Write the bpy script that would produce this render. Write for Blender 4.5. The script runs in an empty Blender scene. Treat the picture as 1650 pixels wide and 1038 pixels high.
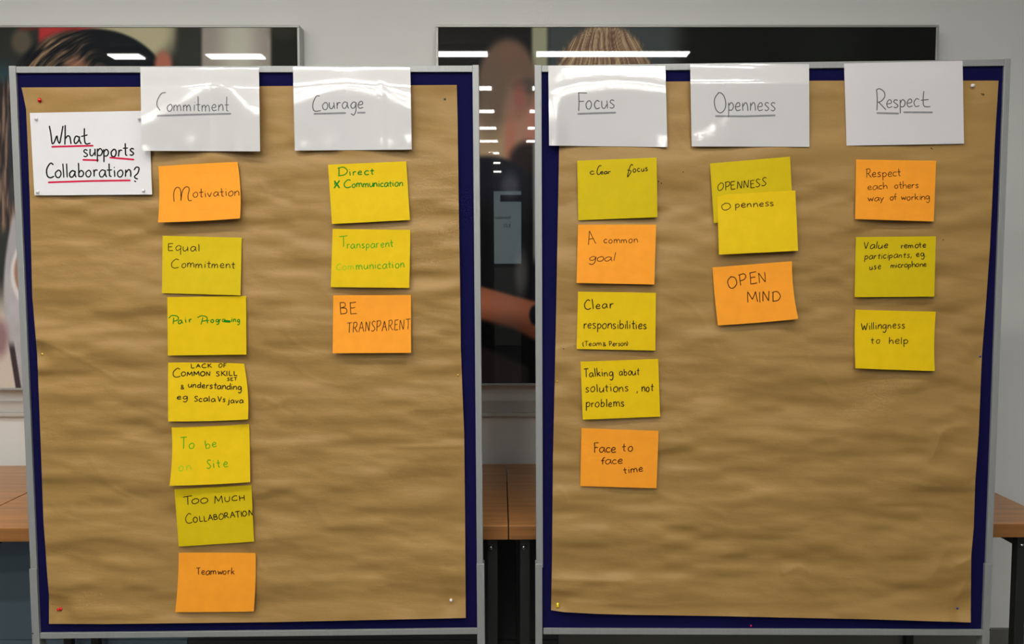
import bpy, bmesh, math, random
import numpy as np
from mathutils import Vector, Matrix

sc = bpy.context.scene
col = sc.collection
random.seed(7)

# ------------------------------------------------------------------ camera, world, exposure
F = 1400.0; CX, CY = 825.0, 519.0
PITCH = 0.065
CAMZ = 1.46
cam_d = bpy.data.cameras.new('camera')
cam = bpy.data.objects.new('camera', cam_d); col.objects.link(cam)
cam.location = (0, 0, CAMZ)
cam.rotation_euler = (math.pi / 2 - PITCH, 0, 0)
cam_d.sensor_width = 36.0
cam_d.lens = 36.0 * F / 1650.0
cam_d.clip_start = 0.02
sc.camera = cam
w = bpy.data.worlds.new('world'); sc.world = w; w.use_nodes = True
w.node_tree.nodes['Background'].inputs[0].default_value = (0.9, 0.95, 1.0, 1)
w.node_tree.nodes['Background'].inputs[1].default_value = 0.02
sc.view_settings.view_transform = 'Standard'
sc.view_settings.look = 'None'
sc.view_settings.gamma = 1.0
sc.view_settings.use_curve_mapping = False
sc.view_settings.exposure = -0.34
sc.cycles.max_bounces = 6
LAMP = 50.0            # radiance of the ceiling luminaires

CEIL = 3.04
WALLY = 3.2
# ceiling luminaires: rows parallel to the picture wall, seen mirrored in the acrylic; nearest row is unseen, added for top-down light
LAMP_ROWS = [1.0, -0.21, -1.44, -2.58, -3.65, -4.68, -5.83, -6.98, -8.20]
LAMP_COLS = [(0.18, 1.29), (-1.29, -0.18), (-2.76, -1.65)]

# ------------------------------------------------------------------ helpers
def ray(px, py):
    x = (px - CX) / F; y = -(py - CY) / F
    c, s = math.cos(PITCH), math.sin(PITCH)
    return np.array([x, c + y * s, -s + y * c])
def on_y(px, py, Y):
    r = ray(px, py); t = Y / r[1]
    return Vector((r[0] * t, Y, CAMZ + r[2] * t))
def on_z(px, py, Z):
    r = ray(px, py); t = (Z - CAMZ) / r[2]
    return Vector((r[0] * t, r[1] * t, Z))

def newobj(name, mesh, mat=None, parent=None):
    o = bpy.data.objects.new(name, mesh); col.objects.link(o)
    if mat is not None:
        for m in (mat if isinstance(mat, (list, tuple)) else [mat]):
            mesh.materials.append(m)
    if parent is not None: o.parent = parent
    return o
def tag(o, label=None, cat=None, group=None, kind=None):
    if label: o['label'] = label
    if cat: o['category'] = cat
    if group: o['group'] = group
    if kind: o['kind'] = kind
    return o
def empty(name, loc=(0, 0, 0), rz=0):
    o = bpy.data.objects.new(name, None); col.objects.link(o)
    o.location = loc; o.rotation_euler = (0, 0, rz)
    o.empty_display_size = 0.05
    return o
def pydata(name, verts, faces, smooth=False):
    me = bpy.data.meshes.new(name)
    me.from_pydata([tuple(map(float, v)) for v in verts], [], [tuple(map(int, f)) for f in faces])
    me.update()
    if smooth:
        me.polygons.foreach_set('use_smooth', [True] * len(me.polygons))
    return me
def bm_mesh(name, bm, smooth=False):
    me = bpy.data.meshes.new(name)
    bmesh.ops.recalc_face_normals(bm, faces=bm.faces)
    bm.to_mesh(me); bm.free()
    if smooth: me.polygons.foreach_set('use_smooth', [True] * len(me.polygons))
    return me
def box_bm(bm, lo, hi, bev=0.0, M=None):
    vs = [bm.verts.new((x, y, z)) for x in (lo[0], hi[0]) for y in (lo[1], hi[1]) for z in (lo[2], hi[2])]
    idx = [(0, 1, 3, 2), (4, 6, 7, 5), (0, 4, 5, 1), (2, 3, 7, 6), (0, 2, 6, 4), (1, 5, 7, 3)]
    fs = [bm.faces.new([vs[i] for i in f]) for f in idx]
    if bev > 0:
        es = list({e for f in fs for e in f.edges})
        r = bmesh.ops.bevel(bm, geom=es, offset=bev, segments=2, affect='EDGES', profile=0.6)
    if M is not None:
        bmesh.ops.transform(bm, matrix=M, verts=[v for v in bm.verts if v in set(bm.verts)])
def box(name, lo, hi, mat, parent=None, bev=0.0):
    bm = bmesh.new(); box_bm(bm, lo, hi, bev)
    return newobj(name, bm_mesh(name, bm), mat, parent)
def hexa(name, c8, mat, parent=None, bev=0.0):
    """box from 8 corners: front TL,TR,BR,BL then back TL,TR,BR,BL"""
    bm = bmesh.new()
    v = [bm.verts.new(p) for p in c8]
    for f in [(0, 3, 2, 1), (4, 5, 6, 7), (0, 1, 5, 4), (1, 2, 6, 5), (2, 3, 7, 6), (3, 0, 4, 7)]:
        bm.faces.new([v[i] for i in f])
    if bev > 0:
        bmesh.ops.bevel(bm, geom=list(bm.edges), offset=bev, segments=2, affect='EDGES', profile=0.6)
    return newobj(name, bm_mesh(name, bm), mat, parent)

# ------------------------------------------------------------------ materials
def srgb(r, g, b):
    f = lambda c: (c / 255) / 12.92 if c / 255 <= 0.04045 else ((c / 255 + 0.055) / 1.055) ** 2.4
    return (f(r), f(g), f(b), 1)
def mat(name, base, rough=0.6, metal=0.0, coat=0.0, coat_rough=0.05, spec=0.5):
    m = bpy.data.materials.new(name); m.use_nodes = True
    b = m.node_tree.nodes['Principled BSDF']
    b.inputs['Base Color'].default_value = base
    b.inputs['Roughness'].default_value = rough
    b.inputs['Metallic'].default_value = metal
    b.inputs['Coat Weight'].default_value = coat
    b.inputs['Coat Roughness'].default_value = coat_rough
    b.inputs['Specular IOR Level'].default_value = spec
    return m, m.node_tree, b
def noise(nt, scale, detail=3, rough=0.5, map_scale=(1, 1, 1), coord='Object'):
    tc = nt.nodes.new('ShaderNodeTexCoord'); mp = nt.nodes.new('ShaderNodeMapping')
    mp.inputs['Scale'].default_value = map_scale
    nt.links.new(tc.outputs[coord], mp.inputs[0])
    n = nt.nodes.new('ShaderNodeTexNoise')
    n.inputs['Scale'].default_value = scale; n.inputs['Detail'].default_value = detail
    n.inputs['Roughness'].default_value = rough
    nt.links.new(mp.outputs[0], n.inputs['Vector'])
    return n
def ramp(nt, src, stops):
    r = nt.nodes.new('ShaderNodeValToRGB')
    el = r.color_ramp.elements
    while len(el) < len(stops): el.new(0.5)
    for e, (p, c) in zip(el, stops): e.position = p; e.color = c
    nt.links.new(src, r.inputs[0]); return r
def bump(nt, b, src, strength, dist, into='Normal', prev=None):
    bp = nt.nodes.new('ShaderNodeBump')
    bp.inputs['Strength'].default_value = strength; bp.inputs['Distance'].default_value = dist
    nt.links.new(src, bp.inputs['Height'])
    if prev: nt.links.new(prev.outputs[0], bp.inputs['Normal'])
    nt.links.new(bp.outputs[0], b.inputs[into]); return bp

def mix_col(c, k): return (min(1, c[0] * k), min(1, c[1] * k), min(1, c[2] * k), 1)

# wall paint
m_wall, nt, b = mat('wall_paint', (0.66, 0.67, 0.65, 1), 0.7)
n = noise(nt, 90, 4); bump(nt, b, n.outputs[0], 0.15, 0.002)
n2 = noise(nt, 1.2, 3); r = ramp(nt, n2.outputs[0], [(0.3, (0.83, 0.84, 0.815, 1)), (0.7, (0.87, 0.88, 0.855, 1))]); nt.links.new(r.outputs[0], b.inputs['Base Color'])
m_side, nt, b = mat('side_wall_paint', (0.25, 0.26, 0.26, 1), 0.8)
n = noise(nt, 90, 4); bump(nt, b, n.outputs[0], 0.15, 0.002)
m_ceil, nt, b = mat('ceiling_paint', (0.45, 0.45, 0.44, 1), 0.9)
n = noise(nt, 200, 2); bump(nt, b, n.outputs[0], 0.2, 0.002)
m_floor, nt, b = mat('carpet', (0.03, 0.032, 0.035, 1), 0.95)
n = noise(nt, 300, 4); bump(nt, b, n.outputs[0], 0.6, 0.004)
r = ramp(nt, n.outputs[0], [(0.3, (0.018, 0.019, 0.022, 1)), (0.7, (0.05, 0.052, 0.056, 1))]); nt.links.new(r.outputs[0], b.inputs['Base Color'])
m_skirt, nt, b = mat('skirting_grey', (0.16, 0.16, 0.15, 1), 0.5)
n = noise(nt, 60, 3); bump(nt, b, n.outputs[0], 0.1, 0.001)
m_rail, nt, b = mat('rail_paint', (0.60, 0.58, 0.53, 1), 0.45)
n = noise(nt, 60, 3); bump(nt, b, n.outputs[0], 0.08, 0.001)
# aluminium frame
m_alu, nt, b = mat('aluminium', (0.34, 0.35, 0.35, 1), 0.42, 0.3)
n = noise(nt, 35, 3, map_scale=(6, 6, 0.6)); r = ramp(nt, n.outputs[0], [(0.3, (0.315, 0.325, 0.325, 1)), (0.7, (0.345, 0.355, 0.35, 1))]); nt.links.new(r.outputs[0], b.inputs['Base Color'])
n = noise(nt, 900, 2); bump(nt, b, n.outputs[0], 0.05, 0.0003)
m_alu2, nt, b = mat('aluminium_edge', (0.55, 0.55, 0.54, 1), 0.3, 0.7)
n = noise(nt, 60, 3); bump(nt, b, n.outputs[0], 0.05, 0.0005)
m_black_hole, nt, b = mat('black_plastic', (0.01, 0.01, 0.01, 1), 0.5)
n = noise(nt, 60, 3); bump(nt, b, n.outputs[0], 0.05, 0.0005)
# navy felt
m_felt, nt, b = mat('navy_felt', (0.004, 0.004, 0.040, 1), 0.95, spec=0.15)
n = noise(nt, 700, 3); r = ramp(nt, n.outputs[0], [(0.3, (0.002, 0.002, 0.028, 1)), (0.7, (0.0055, 0.005, 0.068, 1))]); nt.links.new(r.outputs[0], b.inputs['Base Color'])
bump(nt, b, n.outputs[0], 0.5, 0.001)
# kraft paper
m_kraft, nt, b = mat('kraft_paper', (0.40, 0.25, 0.085, 1), 0.5, spec=0.34)
n = noise(nt, 5, 5, 0.6, (1, 1, 3)); r = ramp(nt, n.outputs[0], [(0.25, (0.335, 0.198, 0.058, 1)), (0.75, (0.395, 0.238, 0.074, 1))])
n3 = noise(nt, 420, 4, 0.7, (1, 1, 1)); mx = nt.nodes.new('ShaderNodeMixRGB'); mx.blend_type = 'MULTIPLY'; mx.inputs[0].default_value = 0.35
r3 = ramp(nt, n3.outputs[0], [(0.3, (0.75, 0.75, 0.75, 1)), (0.7, (1.1, 1.1, 1.1, 1))])
nt.links.new(r.outputs[0], mx.inputs[1]); nt.links.new(r3.outputs[0], mx.inputs[2]); nt.links.new(mx.outputs[0], b.inputs['Base Color'])
b1 = bump(nt, b, n3.outputs[0], 0.25, 0.0006)
n4 = noise(nt, 26, 4, 0.6, (1, 1, 3.0)); bump(nt, b, n4.outputs[0], 0.18, 0.004, prev=b1)
# sticky-note papers
def note_mat(name, base, rough=0.55, k=0.93):
    m, nt, b = mat(name, base, rough, spec=0.3)
    n = noise(nt, 30, 4, 0.6); r = ramp(nt, n.outputs[0], [(0.3, mix_col(base, k)), (0.7, mix_col(base, 1.0))]); nt.links.new(r.outputs[0], b.inputs['Base Color']); b.inputs['Specular IOR Level'].default_value = 0.12
    n2 = noise(nt, 900, 3); b1 = bump(nt, b, n2.outputs[0], 0.12, 0.0004)
    n3 = noise(nt, 18, 3, 0.5); bump(nt, b, n3.outputs[0], 0.25, 0.002, prev=b1)
    return m
m_yel = note_mat('yellow_note_paper', (0.80, 0.545, 0.006, 1))
m_yel2 = note_mat('olive_yellow_note_paper', (0.67, 0.50, 0.006, 1))
m_org = note_mat('orange_note_paper', (0.98, 0.37, 0.028, 1))
m_white = note_mat('white_paper', (0.74, 0.735, 0.76, 1), k=0.98)
# laminated cards
def card_mat(name, coat):
    m, nt, b = mat(name, (0.67, 0.665, 0.67, 1), 0.5, coat=coat, coat_rough=0.10)
    b.inputs['Coat IOR'].default_value = 1.85
    n = noise(nt, 90, 3, 0.6, (0.5, 1, 1.8)); bp = bump(nt, b, n.outputs[0], 0.3, 0.0007, into='Coat Normal')
    return m
m_card = card_mat('laminated_card', 1.0)
m_card_flat, nt, b = mat('flat_laminated_card', (0.69, 0.67, 0.69, 1), 0.35, coat=0.6, coat_rough=0.2)
n = noise(nt, 40, 2); bump(nt, b, n.outputs[0], 0.1, 0.001)
def ink(name, c, rough=0.45, coat=0.0):
    m, nt, b = mat(name, srgb(*c), rough, coat=coat, coat_rough=0.08, spec=0.1)
    n = noise(nt, 400, 2); r = ramp(nt, n.outputs[0], [(0.3, mix_col(srgb(*c), 0.85)), (0.7, mix_col(srgb(*c), 1.2))]); nt.links.new(r.outputs[0], b.inputs['Base Color'])
    return m
INK = {
 'black': ink('black_marker', (22, 22, 26)), 'red': ink('red_marker', (200, 30, 70)),
 'pencil': ink('grey_pencil', (88, 90, 93), coat=1.0), 'pencil2': ink('grey_underline', (138, 140, 144), coat=1.0),
 'brown': ink('dark_pen_on_orange', (70, 36, 16)), 'dark': ink('dark_pen', (38, 33, 14)), 'blk': ink('black_pen', (24, 22, 20)),
 'green': ink('green_marker', (12, 125, 25)), 'lgreen': ink('light_green_marker', (75, 160, 20)), 'fgreen': ink('fading_green_marker', (160, 190, 30)),
}
# wood
def wood_mat(name, base):
    m, nt, b = mat(name, base, 0.28, spec=0.5)
    n = noise(nt, 6, 6, 0.65, (0.35, 9, 9)); r = ramp(nt, n.outputs[0], [(0.25, mix_col(base, 0.62)), (0.5, mix_col(base, 0.95)), (0.8, mix_col(base, 1.25))])
    nt.links.new(r.outputs[0], b.inputs['Base Color'])
    bump(nt, b, n.outputs[0], 0.08, 0.001)
    return m
m_wood = wood_mat('beech_veneer', (0.60, 0.265, 0.075, 1))
m_woodedge = wood_mat('beech_edge', (0.34, 0.15, 0.045, 1))
m_leg, nt, b = mat('black_steel', (0.022, 0.024, 0.022, 1), 0.45)
n = noise(nt, 200, 3); bump(nt, b, n.outputs[0], 0.1, 0.0008)
m_panelblue, nt, b = mat('blue_grey_panel', (0.15, 0.215, 0.27, 1), 0.8)
n = noise(nt, 500, 3); bump(nt, b, n.outputs[0], 0.3, 0.001)
m_panelshaded, nt, b = mat('shaded_panel', (0.05, 0.056, 0.056, 1), 0.8)  # darker copy of the blue-grey panel, shade put into its colour
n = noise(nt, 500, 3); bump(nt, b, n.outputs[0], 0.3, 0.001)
m_blocker, nt, b = mat('black_blocker', (0.006, 0.006, 0.007, 1), 0.8)
n = noise(nt, 100, 3); bump(nt, b, n.outputs[0], 0.3, 0.001)
m_chrome, nt, b = mat('steel_bolt', (0.6, 0.6, 0.6, 1), 0.25, 1.0)
n = noise(nt, 300, 2); bump(nt, b, n.outputs[0], 0.05, 0.0003)
def plastic(name, c, metal=0.0, rough=0.25):
    m, nt, b = mat(name, srgb(*c), rough, metal)
    n = noise(nt, 300, 2); bump(nt, b, n.outputs[0], 0.03, 0.0003)
    return m
PIN = {'red': plastic('red_plastic', (215, 25, 35)), 'green': plastic('green_plastic', (10, 75, 55)), 'white': plastic('white_plastic', (225, 220, 218)),
       'gold': plastic('brass_metal', (225, 185, 90), 0.9, 0.3), 'yellow': plastic('yellow_plastic', (235, 215, 20)), 'blue': plastic('blue_plastic', (45, 50, 130)),
       'pink': plastic('dark_red_plastic', (190, 35, 75))}
# luminaires
m_lamp = bpy.data.materials.new('lamp_diffuser'); m_lamp.use_nodes = True
nt = m_lamp.node_tree; nt.nodes.clear()
em = nt.nodes.new('ShaderNodeEmission'); out = nt.nodes.new('ShaderNodeOutputMaterial')
em.inputs[0].default_value = (1.0, 0.965, 0.90, 1); em.inputs[1].default_value = LAMP
nt.links.new(em.outputs[0], out.inputs[0])
m_screen = bpy.data.materials.new('projected_picture'); m_screen.use_nodes = True
nt = m_screen.node_tree; b = nt.nodes['Principled BSDF']
b.inputs['Emission Color'].default_value = (0.45, 0.68, 0.74, 1); b.inputs['Emission Strength'].default_value = 2.4
n = noise(nt, 3, 2); r = ramp(nt, n.outputs[0], [(0.3, (0.40, 0.62, 0.68, 1)), (0.7, (0.50, 0.72, 0.78, 1))]); nt.links.new(r.outputs[0], b.inputs['Emission Color'])
m_dark, nt, b = mat('dark_grey_print', (0.02, 0.02, 0.025, 1), 0.8)
n = noise(nt, 30, 2); bump(nt, b, n.outputs[0], 0.03, 0.0003)

# ------------------------------------------------------------------ room shell
X0, X1, Y0 = -3.5, 3.3, -9.6
def struct(name, lo, hi, m):
    return tag(box(name, lo, hi, m), kind='structure')
struct('floor', (X0 - .1, Y0 - .1, -.1), (X1 + .1, WALLY + .1, 0), m_floor)
struct('ceiling', (X0 - .1, Y0 - .1, CEIL), (X1 + .1, WALLY + .1, CEIL + .1), m_ceil)
struct('wall_back', (X0 - .1, WALLY, 0), (X1 + .1, WALLY + .1, CEIL), m_wall)
struct('wall_front', (X0 - .1, Y0 - .1, 0), (X1 + .1, Y0, CEIL), m_side)
struct('wall_left', (X0 - .1, Y0, 0), (X0, WALLY, CEIL), m_side)
struct('wall_right', (X1, Y0, 0), (X1 + .1, WALLY, CEIL), m_side)
zb = on_y(1618, 1014, WALLY - .015).z
bm = bmesh.new(); box_bm(bm, (X0, WALLY - .015, 0), (X1, WALLY, zb), 0.003)
tag(newobj('baseboard_back', bm_mesh('baseboard_back', bm), m_skirt), kind='structure')
struct('baseboard_left', (X0, Y0, 0), (X0 + .015, WALLY - .015, zb), m_skirt)
struct('baseboard_right', (X1 - .015, Y0, 0), (X1, WALLY - .015, zb), m_skirt)
# protective rail on the picture wall
zr0 = on_y(820, 672, WALLY - .02).z; zr1 = on_y(820, 655, WALLY - .02).z + .018
bm = bmesh.new()
box_bm(bm, (X0, WALLY - .005, zr0 + .010), (1.6, WALLY, zr1), 0.001)
box_bm(bm, (X0, WALLY - .024, zr0), (1.6, WALLY - .0005, zr0 + .016), 0.005)
tag(newobj('trim_1', bm_mesh('trim_1', bm), m_rail), kind='structure')

# ------------------------------------------------------------------ ceiling luminaires
def lamp(x0, x1, y, first):
    t = empty('ceiling_light', ((x0 + x1) / 2, y, CEIL))
    L = (x1 - x0) / 2
    bm = bmesh.new(); box_bm(bm, (-L - .02, -.085, -.030), (L + .02, .085, 0.0), 0.004)
    newobj('housing', bm_mesh('housing', bm), m_alu, t)
    bm = bmesh.new(); box_bm(bm, (-L, -.062, -.040), (L, .062, -.0305), 0)
    newobj('diffuser', bm_mesh('diffuser', bm), m_lamp, t)
    return t
ordn = ['added nearest', 'second', 'third', 'fourth', 'fifth', 'sixth', 'seventh', 'eighth', 'farthest']
colname = ['right-hand', 'middle', 'left-hand']
for i, Y in enumerate(LAMP_ROWS):
    for j, (a, c) in enumerate(LAMP_COLS):
        segs = [(a, c)]
        if i == 0 and j == 0: segs = [(0.18, 0.98)]  # right lamp of the added row, shortened to dim that side
        if i == 1 and j == 2: segs = [(-2.94, -2.715), (-2.226, -1.824)]
        for a_, c_ in segs:
            t = lamp(a_, c_, Y, False)
            end = (' (left half)', ' (right half)')[a_ > -2.5] if len(segs) == 2 else ''
            tag(t, 'slim white ceiling luminaire, %s column, %s row from the picture wall%s' % (colname[j], ordn[i], end.replace('(', '').replace(')', '')), 'ceiling light', 'slim ceiling luminaires in rows')

# ------------------------------------------------------------------ pictures on the wall
PICY = WALLY - .070
def sm(a, b_, x):
    t = np.clip((x - a) / (b_ - a), 0, 1); return t * t * (3 - 2 * t)
rng = np.random.RandomState(3)
def vnoise(x, y, seed, octaves=1):
    """smooth value noise, vectorised"""
    tot = 0; amp = 1; nrm = 0
    for o in range(octaves):
        xi = np.floor(x).astype(np.int64); yi = np.floor(y).astype(np.int64)
        fx = x - xi; fy = y - yi
        fx = fx * fx * fx * (fx * (fx * 6 - 15) + 10); fy = fy * fy * fy * (fy * (fy * 6 - 15) + 10)
        def h(a, b_):
            n = (a * 374761393 + b_ * 668265263 + (seed + o * 17) * 2246822519) & 0xffffffff
            n = ((n ^ (n >> 13)) * 1274126177) & 0xffffffff
            n = (n ^ (n >> 16)) & 0xffffffff
            return n / 4294967295.0 * 2 - 1
        v = (h(xi, yi) * (1 - fx) + h(xi + 1, yi) * fx) * (1 - fy) + (h(xi, yi + 1) * (1 - fx) + h(xi + 1, yi + 1) * fx) * fy
        tot = tot + v * amp; nrm += amp; amp *= 0.5; x = x * 2.03 + 5.1; y = y * 2.03 + 1.7
    return tot / nrm
def over(img, m, c):
    c = np.array(c, float)
    m = np.clip(m, 0, 1)[..., None]
    return img * (1 - m) + c * m
def ell(X, Y, cx, cy, rx, ry, soft):
    d = np.sqrt(((X - cx) / rx) ** 2 + ((Y - cy) / ry) ** 2)
    return 1 - sm(1 - soft, 1 + soft, d)
def band(X, a, b_, s): return sm(a - s, a + s, X) * (1 - sm(b_ - s, b_ + s, X))

def paint_left(X, Y):
    img = np.zeros(X.shape + (3,)) + np.array([42, 44, 42])
    img = over(img, ell(X, Y, 33, 66, 16, 20, .4), (86, 80, 66))
    img = over(img, band(X, 30, 60, 10) * band(Y, 20, 47, 6), (120, 45, 42))
    img = over(img, band(X, 61, 162, 4) * band(Y, 20, 130, 8), (172, 52, 52))
    img = over(img, ell(X, Y, 215, 48, 70, 55, .35), (172, 166, 134))
    img = over(img, band(X, 284, 322, 8), (46, 49, 42))
    img = over(img, band(X, 324, 436, 4), (146, 139, 130))
    img = over(img, ell(X, Y, 383, 70, 26, 90, .7) * 0.8, (186, 186, 170))
    img = over(img, band(X, 438, 700, 3), (28, 30, 25))
    img = over(img, ell(X, Y, 455, 50, 20, 14, .6) * .5, (55, 55, 45))
    # far left, out of the frame: blurred room
    img = over(img, band(X, -400, -60, 60), (60, 66, 66))
    img = over(img, band(X, -40, 18, 8) * band(Y, 105, 150, 20), (36, 62, 70))
    # pale cloth backdrop below
    img = over(img, sm(440, 520, Y) * (1 - sm(40, 46, X)), (196, 184, 172))
    # head of hair
    hair = ell(X, Y, 150, 150, 122, 104, .03)
    hair = np.maximum(hair, ell(X, Y, 118, 210, 120, 162, .04) )
    rr = np.hypot((X - 190) / 1.25, Y - 170); aa = np.arctan2(Y - 170, X - 190)
    st = vnoise(rr * .30 + 2 * vnoise(aa * 3, rr * .02, 6), aa * 3.0, 5, 3)
    base = np.array([14, 18, 23]) + 0 * img
    brown = np.array([122, 98, 74]); lite = np.array([176, 150, 120])
    wl = (1 - sm(70, 165, X - (Y - 60) * .7)) 
    st2 = sm(-.35, .65, st)
    hc = base * (1 - (wl * st2)[..., None]) + brown * (wl * st2)[..., None]
    hc = over(hc, wl * sm(.35, .8, st) * ell(X, Y, 105, 92, 45, 40, .6), lite)
    img = img * (1 - hair[..., None]) + hc * hair[..., None]
    img = over(img, ell(X, Y, 262, 104, 14, 22, .4), (160, 98, 78))
    img = over(img, ell(X, Y, 122, 110, 20, 16, .6) * .8, (150, 105, 82))
    # hair falling at left
    st = vnoise(X * 0.25 + 3, Y * 0.02 + X * .05, 9, 3)
    fall = band(X, -14, 26, 8) * band(Y, 130, 372, 14)
    hc = np.array([40, 34, 34]) * (1 - sm(-.4, .6, st)[..., None]) + np.array([128, 104, 88]) * sm(-.4, .6, st)[..., None]
    img = img * (1 - fall[..., None]) + hc * fall[..., None]
    img = over(img, band(X, 12, 60, 3) * band(Y, 190, 330, 12) * .75, (42, 44, 50))
    # knitted pullover
    knit = sm(250, 300, Y) * sm(0, 6, X - (2 + 22 * np.clip((470 - Y) / 150, -1, 1) ** 2)) * sm(345, 372, Y + X * .6) * (1 - sm(600, 640, X))
    kn = (168 + 10 * np.sin(Y * 1.2) * np.sin(X * 1.5) + 12 * vnoise(X * .05, Y * .03, 4, 2))[..., None] * np.array([1, .98, 1.0])
    img = img * (1 - knit[..., None]) + kn * knit[..., None]
    img = over(img, ell(X, Y, 60, 440, 44, 62, .06), (205, 200, 198))
    img = over(img, ell(X, Y, 64, 438, 42, 54, .05), (150, 112, 94))
    img = over(img, ell(X, Y, -2, 545, 14, 30, .5), (140, 110, 112))
    lean = X - (14 + (Y - 560) * .16)
    img = over(img, band(lean, 0, 9, 1.2) * sm(545, 565, Y), (58, 46, 50))
    return img
def paint_right(X, Y):
    img = np.zeros(X.shape + (3,)) + np.array([25, 25, 25])
    img = over(img, band(X, 880, 1110, 12), (62, 68, 68))
    img = over(img, band(X, 857, 882, 4) * (1 - sm(100, 190, Y)), (142, 144, 118))
    img = over(img, sm(1070, 1120, X), (17, 18, 17))
    img = over(img, ell(X, Y, 1330, 70, 60, 50, .7) * .5, (30, 36, 30))
    # blurred man with short brown hair, seen from behind
    img = over(img, ell(X, Y, 806, 262, 56, 110, .2), (150, 128, 98))
    img = over(img, ell(X, Y, 872, 190, 46, 66, .35), (160, 104, 92))
    img = over(img, ell(X, Y, 818, 130, 46, 68, .16), (104, 84, 70))
    img = over(img, ell(X, Y, 792, 160, 26, 60, .4) * .8, (98, 84, 72))
    img = over(img, ell(X, Y, 822, 84, 18, 14, .8) * .5, (114, 84, 70))
    img = over(img, ell(X, Y, 832, 198, 22, 58, .5) * .6, (150, 118, 96))
    img = over(img, ell(X, Y, 848, 138, 20, 12, .5) * .8, (72, 66, 62))
    img = over(img, ell(X, Y, 837, 158, 10, 24, .8) * .85, (138, 84, 76))
    img = over(img, ell(X, Y, 822, 232, 9, 44, .7) * .6, (160, 92, 74))
    img = over(img, ell(X, Y, 850, 262, 30, 34, .3), (34, 28, 28))
    # dark shirt
    shirt = sm(-6, 6, Y - (252 + (X - 776) * .45) + 14 * np.sin((X - 776) / 30)) * (1 - sm(1080, 1100, X)) 
    img = over(img, shirt, (22, 23, 31))
    img = over(img, ell(X, Y, 822, 300, 14, 20, .6) * .7, (78, 80, 92))
    img = over(img, band(X, 859, 1100, 3) * band(Y, 226, 420, 14), (122, 124, 118))
    img = over(img, sm(310, 345, Y) * (1 - sm(856, 860, X)), (15, 16, 18))
    img = over(img, ell(X, Y, 840, 440, 10, 36, .7) * .6, (110, 106, 104))
    # forearm
    a = 462 + (X - 776) * .28; b_ = 516 + (X - 776) * .28 + np.clip(X - 830, 0, 99) * .25
    arm = sm(-4, 4, Y - a) * (1 - sm(-6, 6, Y - b_))
    sk = np.array([140, 84, 60]) * (1 + .22 * np.cos((Y - (a + b_) / 2) / 20))[..., None]
    img = img * (1 - arm[..., None]) + sk * arm[..., None]
    img = over(img, ell(X, Y, 862, 508, 9, 16, .25), (24, 26, 34))
    img = over(img, sm(0, 14, Y - (552 + (X - 776) * .42)) * (1 - sm(840, 860, X)), (54, 48, 48))
    img = over(img, sm(870, 900, X) * sm(300, 330, Y), (20, 20, 22))
    # blond streaky hair
    dome = ell(X + 5 * vnoise(X * .3, Y * .1, 2), Y, 974, 150, 82, 112, .05)
    ang = np.arctan2(X - 975, 40 + np.abs(Y - 10)); 
    st = vnoise(ang * 75 + 2.2 * vnoise(X * .03, Y * .03, 8), Y * .03, 21, 3)
    s = sm(-.5, .7, st)[..., None]
    hc = np.array([104, 80, 66]) * (1 - s) + np.array([188, 166, 130]) * s
    img = img * (1 - dome[..., None]) + hc * dome[..., None]
    img = over(img, ell(X, Y, 975, 260, 62, 90, .3), (176, 120, 98))
    return img

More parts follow.
